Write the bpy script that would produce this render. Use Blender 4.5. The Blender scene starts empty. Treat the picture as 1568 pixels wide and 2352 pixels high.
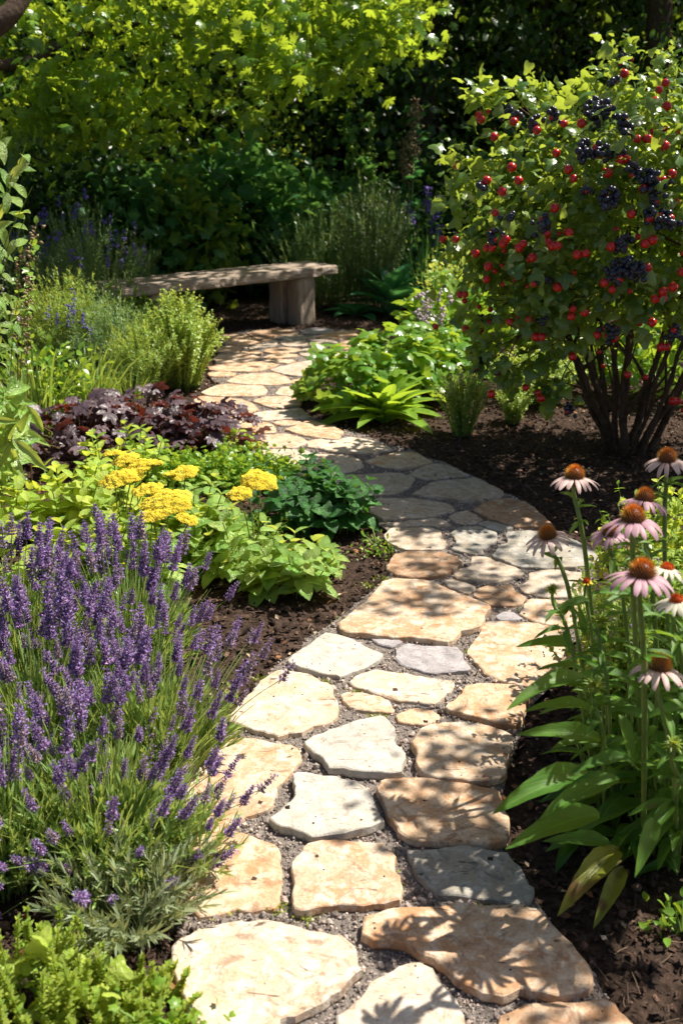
import bpy, math, random
import numpy as np
from mathutils import Vector, Matrix, geometry
R = math.radians
SC = bpy.context.scene
COL = SC.collection
random.seed(4)
RNG = np.random.default_rng(7)

# ------------------------------------------------------------------ camera, sky, sun, exposure
PITCH = R(20.45); CAMH = 1.5
cam_d = bpy.data.cameras.new("camera")
cam = bpy.data.objects.new("camera", cam_d); COL.objects.link(cam)
cam.location = (0, 0, CAMH); cam.rotation_euler = (R(90) - PITCH, 0, 0)
cam_d.sensor_fit = 'VERTICAL'; cam_d.sensor_height = 36; cam_d.lens = 36
cam_d.clip_start = .05; cam_d.clip_end = 500
cam_d.dof.use_dof = True; cam_d.dof.focus_distance = 3.0; cam_d.dof.aperture_fstop = 5.0
SC.camera = cam
SUNV = Vector((.45, .23, .80)).normalized()          # towards the sun: right, a little behind the garden
sun_d = bpy.data.lights.new("sun", 'SUN'); sun_d.energy = 5.0; sun_d.angle = R(.55); sun_d.color = (1, .925, .82)
sun = bpy.data.objects.new("sun", sun_d); COL.objects.link(sun)
sun.rotation_euler = SUNV.to_track_quat('Z', 'Y').to_euler(); sun.location = (4, 2, 9)
W = bpy.data.worlds.new("World"); SC.world = W; W.use_nodes = True
wn = W.node_tree.nodes; sky = wn.new('ShaderNodeTexSky'); sky.sky_type = 'NISHITA'; sky.sun_disc = False
sky.sun_elevation = math.asin(SUNV.z); sky.sun_rotation = math.atan2(SUNV.x, SUNV.y)
sky.air_density = .65; sky.dust_density = 2.0; sky.ozone_density = .3
W.node_tree.links.new(sky.outputs[0], wn['Background'].inputs[0]); wn['Background'].inputs[1].default_value = .065
SC.view_settings.view_transform = 'Standard'; SC.view_settings.look = 'None'
SC.view_settings.exposure = .78; SC.view_settings.gamma = 1
SC.render.engine = 'CYCLES'
SC.cycles.max_bounces = 7; SC.cycles.diffuse_bounces = 3; SC.cycles.glossy_bounces = 2
SC.cycles.transmission_bounces = 3; SC.cycles.transparent_max_bounces = 4
SC.cycles.sample_clamp_indirect = 4
try: SC.cycles.use_denoising = True
except Exception: pass

SP, CP = math.sin(PITCH), math.cos(PITCH)
def G(x, y, h=0.0):
    """photo position (1568 wide) -> the point it shows at height h"""
    u = (x - 784) / 2350; v = (y - 1176) / 2350
    z = (CAMH - h) / (SP + v * CP)
    return Vector((u * z, z * (CP - v * SP), h))
def P(x, y, z):
    u = (x - 784) / 2350; v = (y - 1176) / 2350
    return Vector((u * z, z * (CP - v * SP), CAMH - z * (SP + v * CP)))

# ------------------------------------------------------------------ mesh kit
def nrm(a):
    a = np.asarray(a, float); return a / (np.linalg.norm(a, axis=-1, keepdims=True) + 1e-9)
def rv(n, s=1.0): return RNG.normal(size=(n, 3)) * s
def ru(a, b, n=None): return RNG.uniform(a, b, n)
class Geo:
    def __init__(s): s.V = []; s.F = []; s.U = []; s.M = []; s.n = 0
    def add(s, V, F, U=None, mi=0):
        V = np.asarray(V, float); F = np.asarray(F, int)
        s.V.append(V); s.F.append(F + s.n); s.U.append(np.zeros((len(V), 2)) if U is None else np.asarray(U, float))
        s.M.append(np.full(len(F), mi)); s.n += len(V); return s
    def inst(s, tpl, pos, dirs, ups, scale, mi=0, roll=0.0):
        """copies of a template (y = along, z = normal)"""
        V, F, U = tpl; pos = np.asarray(pos, float); m = len(pos)
        if m == 0: return s
        y = nrm(np.broadcast_to(dirs, (m, 3))); up = np.broadcast_to(ups, (m, 3)) + rv(m, 1e-3)
        x = nrm(np.cross(y, up)); z = np.cross(x, y)
        if roll:
            a = RNG.normal(size=(m, 1)) * roll; x, z = x * np.cos(a) + z * np.sin(a), z * np.cos(a) - x * np.sin(a)
        sc = np.broadcast_to(np.asarray(scale, float).reshape(-1, 1) if np.ndim(scale) == 1 else scale, (m, 3)) if np.ndim(scale) else np.full((m, 3), scale)
        B = np.stack([x * sc[:, :1], y * sc[:, 1:2], z * sc[:, 2:]], axis=1)
        W_ = np.einsum('vk,mkc->mvc', V, B) + pos[:, None, :]
        FF = (F[None] + (np.arange(m) * len(V))[:, None, None]).reshape(-1, F.shape[1])
        return s.add(W_.reshape(-1, 3), FF, np.tile(U, (m, 1)), mi)
    def tubes(s, Pt, Rd, sides=4, mi=0):
        """many tubes at once, Pt (m,k,3), Rd (m,k)"""
        Pt = np.asarray(Pt, float); Rd = np.broadcast_to(Rd, Pt.shape[:2]); m, k, _ = Pt.shape
        T = np.gradient(Pt, axis=1); T = nrm(T)
        ref = np.where(np.abs(T[:, :1, 2:3]) > .9, np.array([[[1., 0, 0]]]), np.array([[[0, 0, 1.]]]))
        A = nrm(np.cross(T, np.broadcast_to(ref, T.shape))); B = np.cross(T, A)
        a = np.arange(sides) * 2 * math.pi / sides
        V = Pt[:, :, None] + Rd[:, :, None, None] * (A[:, :, None] * np.cos(a)[None, None, :, None] + B[:, :, None] * np.sin(a)[None, None, :, None])
        U = np.zeros((m, k, sides, 2)); U[..., 1] = np.linspace(0, 1, k)[None, :, None]; U[..., 0] = (np.arange(sides) / sides)[None, None]
        i = np.arange(k - 1)[:, None] * sides; j = np.arange(sides)[None]; j2 = (j + 1) % sides
        q = np.stack([i + j, i + j2, i + sides + j2, i + sides + j], -1).reshape(-1, 4)
        FF = (q[None] + (np.arange(m) * k * sides)[:, None, None]).reshape(-1, 4)
        return s.add(V.reshape(-1, 3), FF, U.reshape(-1, 2), mi)
    def blades(s, Pt, Wd, side=None, fold=.25, mi=0):
        Pt = np.asarray(Pt, float); m, k, _ = Pt.shape; Wd = np.broadcast_to(Wd, (m, k))
        T = nrm(np.gradient(Pt, axis=1))
        if side is None:
            a = ru(0, 6.283, m); side = np.stack([np.cos(a), np.sin(a), 0 * a], -1)
        S = nrm(np.cross(T, np.cross(np.broadcast_to(side[:, None], T.shape), T))); N = np.cross(S, T)
        V = np.stack([Pt - S * Wd[..., None], Pt - N * (fold * Wd)[..., None], Pt + S * Wd[..., None]], 2)
        U = np.zeros((m, k, 3, 2)); U[..., 0] = np.array([0, .5, 1]); U[..., 1] = np.linspace(0, 1, k)[None, :, None]
        i = np.arange(k - 1)[:, None] * 3; j = np.arange(2)[None]
        q = np.stack([i + j, i + j + 1, i + 3 + j + 1, i + 3 + j], -1).reshape(-1, 4)
        FF = (q[None] + (np.arange(m) * k * 3)[:, None, None]).reshape(-1, 4)
        return s.add(V.reshape(-1, 3), FF, U.reshape(-1, 2), mi)
    def mesh(s, name, mats, smooth=True):
        me = bpy.data.meshes.new(name)
        if not s.V: s.add([[0, 0, 0], [0, 0, .001], [0, .001, 0]], [[0, 1, 2]])
        V = np.concatenate(s.V); U = np.concatenate(s.U)
        L = np.concatenate([f.reshape(-1) for f in s.F]); cnt = np.concatenate([np.full(len(f), f.shape[1]) for f in s.F])
        st = np.concatenate([[0], np.cumsum(cnt)[:-1]])
        me.vertices.add(len(V)); me.vertices.foreach_set('co', V.astype(np.float32).ravel())
        me.loops.add(len(L)); me.loops.foreach_set('vertex_index', L.astype(np.int32))
        me.polygons.add(len(cnt)); me.polygons.foreach_set('loop_start', st.astype(np.int32))
        me.polygons.foreach_set('material_index', np.concatenate(s.M).astype(np.int32))
        me.polygons.foreach_set('use_smooth', np.full(len(cnt), smooth))
        uv = me.uv_layers.new(name='UVMap'); uv.data.foreach_set('uv', U[L].astype(np.float32).ravel())
        for m in (mats if isinstance(mats, (list, tuple)) else [mats]): me.materials.append(m)
        me.update(calc_edges=True); me.validate()
        return me
    def build(s, name, mats, parent=None, kind=None, label=None, smooth=True, loc=None):
        o = bpy.data.objects.new(name, s.mesh(name, mats, smooth)); COL.objects.link(o)
        if parent: o.parent = parent
        if loc is not None: o.location = loc
        if kind: o['kind'] = kind
        if label: o['label'] = label
        return o
def tag(o, label=None, cat=None, group=None, kind=None):
    for k, v in (('label', label), ('category', cat), ('group', group), ('kind', kind)):
        if v: o[k] = v
    return o
def thing(name, label, cat, loc, group=None):
    o = bpy.data.objects.new(name, None); COL.objects.link(o); o.location = loc; o.empty_display_size = .1
    return tag(o, label, cat, group)

# ------------------------------------------------------------------ templates
def leaf_tpl(n=6, w=.25, fold=.2, droop=.25, sharp=1.0, teeth=0.0, across=3, base=.0, wav=0.0):
    t = np.linspace(0, 1, n + 1); wd = w * np.sin(math.pi * np.clip(t, 0, 1) ** .8) ** sharp + .004 + base * (1 - t)
    if teeth: wd = wd * (1 + teeth * (np.arange(n + 1) % 2))
    wd[-1] = .002
    s = np.linspace(-1, 1, across); V = []; U = []
    for i in range(n + 1):
        for a in s:
            V.append((a * wd[i], t[i], fold * abs(a) * wd[i] - droop * t[i] ** 2 + wav * math.sin(t[i] * 14 + a * 2) * abs(a)))
            U.append((a * .5 + .5, t[i]))
    F = [(i * across + j, i * across + j + 1, (i + 1) * across + j + 1, (i + 1) * across + j) for i in range(n) for j in range(across - 1)]
    return np.array(V), np.array(F), np.array(U)
def fan_tpl(half, centre=(0, .15), cup=-.12, ruff=0.0):
    pts = list(half) + [(-x, y) for x, y in reversed(half) if x > 1e-6]
    n = len(pts); cx, cy = centre; V = [(cx, cy, 0)]; U = [(.5, .3)]
    for k, (x, y) in enumerate(pts):
        mx, my = cx + (x - cx) * .55, cy + (y - cy) * .55
        V.append((mx, my, cup * (mx * mx + my * my) * .6 + ruff * .5 * (1 if k % 2 else -1))); U.append((mx * .5 + .5, my * .5 + .3))
    for k, (x, y) in enumerate(pts):
        V.append((x, y, cup * (x * x + y * y) * 1.4 + ruff * (1 if (k // 2) % 2 else -1))); U.append((x * .5 + .5, y * .5 + .3))
    F = []
    for k in range(n):
        a, b = 1 + k, 1 + (k + 1) % n
        F.append((0, b, a)); F.append((a, b, b + n)); F.append((a, b + n, a + n))
    return np.array(V), np.array(F), np.array(U)
MAPLE = [(0, 1), (.08, .78), (.19, .82), (.15, .52), (.42, .76), (.46, .6), (.66, .6), (.56, .42), (.32, .24), (.6, .16), (.46, .02), (.2, -.03), (.03, -.06)]
T_MAPLE = fan_tpl(MAPLE, (0, .2), -.16)
def round_half(lobes, depth, n=11, r=.5):
    o = []
    for k in range(n + 1):
        th = math.pi * k / n * .94
        rr = r * (1 - depth * (.5 - .5 * math.cos(lobes * th))) * (1 - .12 * k / n)
        o.append((abs(rr * math.sin(th)), .45 + rr * math.cos(th)))
    o.append((.02, .05)); return o
T_LOBED = fan_tpl(round_half(5.3, .32, 13), (0, .35), -.2, .02)
T_HEUCH = fan_tpl(round_half(6.4, .34, 13), (0, .4), -.1, .05)
T_ROUND = fan_tpl(round_half(1, .05, 7), (0, .4), -.2)
T_CURR = fan_tpl(round_half(3.4, .40, 11), (0, .35), -.2, .02)
T_MINT = leaf_tpl(9, .31, .32, .26, .66, .10, 5)
T_LANCE = leaf_tpl(13, .125, .65, .46, .85, .05, 5, wav=.016)
T_OVATE = leaf_tpl(9, .20, .4, .3, .8, .04, 3, wav=.012)
T_OVAL = leaf_tpl(4, .3, .25, .2, .8)
T_HOSTA = leaf_tpl(9, .30, .3, .42, .75, across=5, wav=.012)
T_STRAP = leaf_tpl(9, .13, .5, .42, .6, across=3, base=.03)
T_KITE = (np.array([(0, 0, 0), (.3, .45, .07), (0, 1, -.08), (-.3, .45, .07)], float), np.array([(0, 1, 2), (0, 2, 3)]), np.array([(.5, 0), (1, .5), (.5, 1), (0, .5)], float))
T_NEEDLE = (np.array([(-.05, 0, 0), (.05, 0, 0), (.06, .6, .02), (0, 1, -.04), (-.06, .6, .02)], float), np.array([(0, 1, 2), (0, 2, 4), (4, 2, 3)]), np.array([(0, 0), (1, 0), (1, .6), (.5, 1), (0, .6)], float))
def octa(sx=.5, sy=1.0, sz=.5):
    V = np.array([(0, 0, 0), (sx, sy * .5, 0), (0, sy * .5, sz), (-sx, sy * .5, 0), (0, sy * .5, -sz), (0, sy, 0)], float)
    F = np.array([(0, 2, 1), (0, 3, 2), (0, 4, 3), (0, 1, 4), (5, 1, 2), (5, 2, 3), (5, 3, 4), (5, 4, 1)])
    return V, F, np.stack([V[:, 0] + .5, V[:, 1]], -1)
T_BUD = octa(.34, 1, .34)
def ico(seed=0, jag=.25, squash=(1, 1, 1)):
    import bmesh
    bm = bmesh.new(); bmesh.ops.create_icosphere(bm, subdivisions=1, radius=1)
    r = np.random.default_rng(seed); V = np.array([v.co[:] for v in bm.verts]) * (1 + r.uniform(-jag, jag, (len(bm.verts), 1))) * np.array(squash)
    F = np.array([[v.index for v in f.verts] for f in bm.faces]); bm.free()
    return V, F, np.zeros((len(V), 2))

# ------------------------------------------------------------------ materials
def newmat(name):
    m = bpy.data.materials.new(name); m.use_nodes = True; nt = m.node_tree; nt.nodes.clear()
    out = nt.nodes.new('ShaderNodeOutputMaterial'); return m, nt, out
def nd(nt, t, **k):
    n = nt.nodes.new(t)
    for a, b in k.items():
        if a in n.inputs: n.inputs[a].default_value = b
        else: setattr(n, a, b)
    return n
def mixc(nt, fac, a, b, mode='MIX'):
    n = nt.nodes.new('ShaderNodeMix'); n.data_type = 'RGBA'; n.blend_type = mode
    for sock, val in ((0, fac), (6, a), (7, b)):
        if hasattr(val, 'is_output') or hasattr(val, 'links'): nt.links.new(val, n.inputs[sock])
        else: n.inputs[sock].default_value = val if sock == 0 else (*val, 1) if len(val) == 3 else val
    return n.outputs[2]
def ramp(nt, src, stops):
    n = nt.nodes.new('ShaderNodeValToRGB'); nt.links.new(src, n.inputs[0]); e = n.color_ramp.elements
    while len(e) < len(stops): e.new(.5)
    for k, (p, c) in enumerate(stops): e[k].position = p; e[k].color = (*c, 1) if len(c) == 3 else c
    return n.outputs[0]
def noise(nt, vec, scale, detail=3, rough=.55, dist=0):
    n = nt.nodes.new('ShaderNodeTexNoise'); n.inputs['Scale'].default_value = scale; n.inputs['Detail'].default_value = detail
    n.inputs['Roughness'].default_value = rough; n.inputs['Distortion'].default_value = dist
    if vec is not None: nt.links.new(vec, n.inputs['Vector'])
    return n.outputs[0]
def leafmat(name, c1, c2, tc=None, trans=.42, gloss=.05, rough=.35, vein=0.0, veinc=None, quilt=0.0, tip=None, spot=None, spt=(.56, .66)):
    m, nt, out = newmat(name); L = nt.links.new
    geo = nt.nodes.new('ShaderNodeNewGeometry'); tcx = nt.nodes.new('ShaderNodeTexCoord')
    rnd = geo.outputs['Random Per Island']
    col = ramp(nt, rnd, [(0, c1), (.55, tuple((a + b) / 2 for a, b in zip(c1, c2))), (1, c2)])
    nz = noise(nt, tcx.outputs['Object'], 30, 3)
    col = mixc(nt, .35, col, ramp(nt, nz, [(.3, (.35, .35, .35)), (.7, (1.6, 1.6, 1.5))]), 'MULTIPLY')
    sep = nt.nodes.new('ShaderNodeSeparateXYZ'); L(tcx.outputs['UV'], sep.inputs[0])
    height = None
    if vein:
        a = nt.nodes.new('ShaderNodeMath'); a.operation = 'SUBTRACT'; L(sep.outputs[0], a.inputs[0]); a.inputs[1].default_value = .5
        b = nt.nodes.new('ShaderNodeMath'); b.operation = 'ABSOLUTE'; L(a.outputs[0], b.inputs[0])
        mid = ramp(nt, b.outputs[0], [(.0, (1, 1, 1)), (.05, (0, 0, 0))])
        c = nt.nodes.new('ShaderNodeMath'); c.operation = 'MULTIPLY_ADD'; L(b.outputs[0], c.inputs[0]); c.inputs[1].default_value = -.9; L(sep.outputs[1], c.inputs[2])
        d = nt.nodes.new('ShaderNodeMath'); d.operation = 'MULTIPLY'; L(c.outputs[0], d.inputs[0]); d.inputs[1].default_value = 50
        e = nt.nodes.new('ShaderNodeMath'); e.operation = 'SINE'; L(d.outputs[0], e.inputs[0])
        sv = ramp(nt, e.outputs[0], [(.86, (0, 0, 0)), (1, (.6, .6, .6))])
        vs = mixc(nt, 1.0, mid, sv, 'LIGHTEN')
        vm = nt.nodes.new('ShaderNodeMath'); vm.operation = 'MULTIPLY'; L(vs, vm.inputs[0]); vm.inputs[1].default_value = vein
        col = mixc(nt, vm.outputs[0], col, veinc or tuple(min(1, x * 2.2) for x in c2)); height = vs
    if tip:
        tr = ramp(nt, sep.outputs[1], [(.45, (0, 0, 0)), (1, (1, 1, 1))]); col = mixc(nt, tr, col, tip)
    if spot:
        s2 = noise(nt, tcx.outputs['Object'], 14, 2); sm = ramp(nt, s2, [(spt[0], (0, 0, 0)), (spt[1], (1, 1, 1))]); col = mixc(nt, sm, col, spot)
    p = nd(nt, 'ShaderNodeBsdfPrincipled', Roughness=rough); L(col, p.inputs['Base Color'])
    p.inputs['Specular IOR Level'].default_value = gloss * 8
    if quilt or height is not None:
        bmp = nt.nodes.new('ShaderNodeBump'); bmp.inputs['Distance'].default_value = .004; bmp.inputs['Strength'].default_value = max(quilt, .25)
        vo = nt.nodes.new('ShaderNodeTexVoronoi'); vo.inputs['Scale'].default_value = 14; L(tcx.outputs['UV'], vo.inputs['Vector'])
        h = vo.outputs[0] if quilt else height
        L(h, bmp.inputs['Height']); L(bmp.outputs[0], p.inputs['Normal'])
    t = nt.nodes.new('ShaderNodeBsdfTranslucent')
    tcol = mixc(nt, .75, col, tc or tuple(min(1, x * k) for x, k in zip(c2, (2.6, 2.1, 1.0))))
    L(tcol, t.inputs[0])
    mx = nt.nodes.new('ShaderNodeMixShader'); mx.inputs[0].default_value = trans; L(p.outputs[0], mx.inputs[1]); L(t.outputs[0], mx.inputs[2])
    L(mx.outputs[0], out.inputs[0]); return m
def simple(name, c1, c2=None, rough=.7, scale=25, spec=.3, bump=0.0, bscale=60, coat=0.0, island=False, trans=0.0):
    m, nt, out = newmat(name); L = nt.links.new; c2 = c2 or c1
    tc = nt.nodes.new('ShaderNodeTexCoord'); nz = noise(nt, tc.outputs['Object'], scale, 5)
    col = ramp(nt, nz, [(.32, c1), (.68, c2)])
    if island:
        geo = nt.nodes.new('ShaderNodeNewGeometry')
        col = mixc(nt, .8, col, ramp(nt, geo.outputs['Random Per Island'], [(0, (.45, .45, .45)), (.5, (1, 1, 1)), (.85, (1.5, 1.4, 1.35)), (1, (2.6, 2.3, 2.1))]), 'MULTIPLY')
    p = nd(nt, 'ShaderNodeBsdfPrincipled', Roughness=rough); L(col, p.inputs['Base Color'])
    p.inputs['Specular IOR Level'].default_value = spec; p.inputs['Coat Weight'].default_value = coat
    if bump:
        b = nt.nodes.new('ShaderNodeBump'); b.inputs['Strength'].default_value = bump; b.inputs['Distance'].default_value = .01
        L(noise(nt, tc.outputs['Object'], bscale, 6, .65), b.inputs['Height']); L(b.outputs[0], p.inputs['Normal'])
    if trans:
        t = nt.nodes.new('ShaderNodeBsdfTranslucent'); L(col, t.inputs[0])
        mx = nt.nodes.new('ShaderNodeMixShader'); mx.inputs[0].default_value = trans; L(p.outputs[0], mx.inputs[1]); L(t.outputs[0], mx.inputs[2]); L(mx.outputs[0], out.inputs[0])
    else: L(p.outputs[0], out.inputs[0])
    return m
def stonemat(name, base, stain, dark, light):
    m, nt, out = newmat(name); L = nt.links.new
    tc = nt.nodes.new('ShaderNodeTexCoord'); oi = nt.nodes.new('ShaderNodeObjectInfo')
    ml = nt.nodes.new('ShaderNodeVectorMath'); ml.operation = 'MULTIPLY_ADD'
    cb = nt.nodes.new('ShaderNodeCombineXYZ')
    for i in range(3): L(oi.outputs['Random'], cb.inputs[i])
    L(cb.outputs[0], ml.inputs[0]); ml.inputs[1].default_value = (37, 53, 71); L(tc.outputs['Object'], ml.inputs[2]); v = ml.outputs[0]
    n1 = noise(nt, v, 6, 8, .68, 1.4); n2 = noise(nt, v, 26, 6, .7, .4); n3 = noise(nt, v, 160, 4, .7)
    col = mixc(nt, ramp(nt, n1, [(.44, (0, 0, 0)), (.58, (1, 1, 1))]), base, stain)
    col = mixc(nt, ramp(nt, n2, [(.47, (0, 0, 0)), (.62, (1, 1, 1))]), col, light)
    n5 = noise(nt, v, 15, 8, .75, 1.6)
    col = mixc(nt, ramp(nt, n5, [(.36, (.9, .9, .9)), (.47, (0, 0, 0))]), col, dark)
    col = mixc(nt, .5, col, ramp(nt, n3, [(.3, (.6, .57, .55)), (.6, (1.15, 1.15, 1.15))]), 'MULTIPLY')
    # thin cleft scratches running one way
    mp = nt.nodes.new('ShaderNodeMapping'); mp.inputs['Scale'].default_value = (9, 42, 9); mp.inputs['Rotation'].default_value = (0, 0, .35); L(v, mp.inputs[0])
    n4 = noise(nt, mp.outputs[0], 1.6, 5, .6, 1.0); cl = ramp(nt, n4, [(.30, (1, 1, 1)), (.345, (0, 0, 0))])
    col = mixc(nt, cl, col, tuple(x * .45 for x in dark))
    p = nd(nt, 'ShaderNodeBsdfPrincipled', Roughness=.78); L(col, p.inputs['Base Color']); p.inputs['Specular IOR Level'].default_value = .25
    b1 = nt.nodes.new('ShaderNodeBump'); b1.inputs['Strength'].default_value = .75; b1.inputs['Distance'].default_value = .006; L(n2, b1.inputs['Height'])
    b2 = nt.nodes.new('ShaderNodeBump'); b2.inputs['Strength'].default_value = .6; b2.inputs['Distance'].default_value = .002; L(n3, b2.inputs['Height']); L(b1.outputs[0], b2.inputs['Normal'])
    b3 = nt.nodes.new('ShaderNodeBump'); b3.invert = True; b3.inputs['Strength'].default_value = .7; b3.inputs['Distance'].default_value = .003; L(cl, b3.inputs['Height']); L(b2.outputs[0], b3.inputs['Normal'])
    L(b3.outputs[0], p.inputs['Normal']); L(p.outputs[0], out.inputs[0]); return m
SM = {
 'cream': stonemat('cream_stone', (.55, .415, .285), (.50, .29, .155), (.31, .195, .125), (.67, .57, .45)),
 'white': stonemat('pale_stone', (.46, .44, .39), (.50, .45, .37), (.32, .28, .23), (.58, .545, .475)),
 'pale': stonemat('ivory_stone', (.57, .475, .365), (.56, .41, .275), (.33, .225, .15), (.67, .60, .50)),
 'tan': stonemat('tan_stone', (.57, .39, .245), (.48, .26, .13), (.29, .175, .11), (.69, .55, .40)),
 'brown': stonemat('brown_stone', (.40, .26, .16), (.34, .19, .10), (.20, .14, .10), (.48, .37, .26)),
 'grey': stonemat('grey_stone', (.48, .40, .31), (.44, .33, .23), (.26, .21, .16), (.58, .51, .42)),
 'blue': stonemat('blue_grey_stone', (.33, .31, .265), (.37, .32, .24), (.17, .165, .15), (.47, .45, .40)),
 'lilac': stonemat('lilac_grey_stone', (.36, .335, .335), (.33, .30, .30), (.24, .225, .23), (.45, .42, .42)),
}

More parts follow.
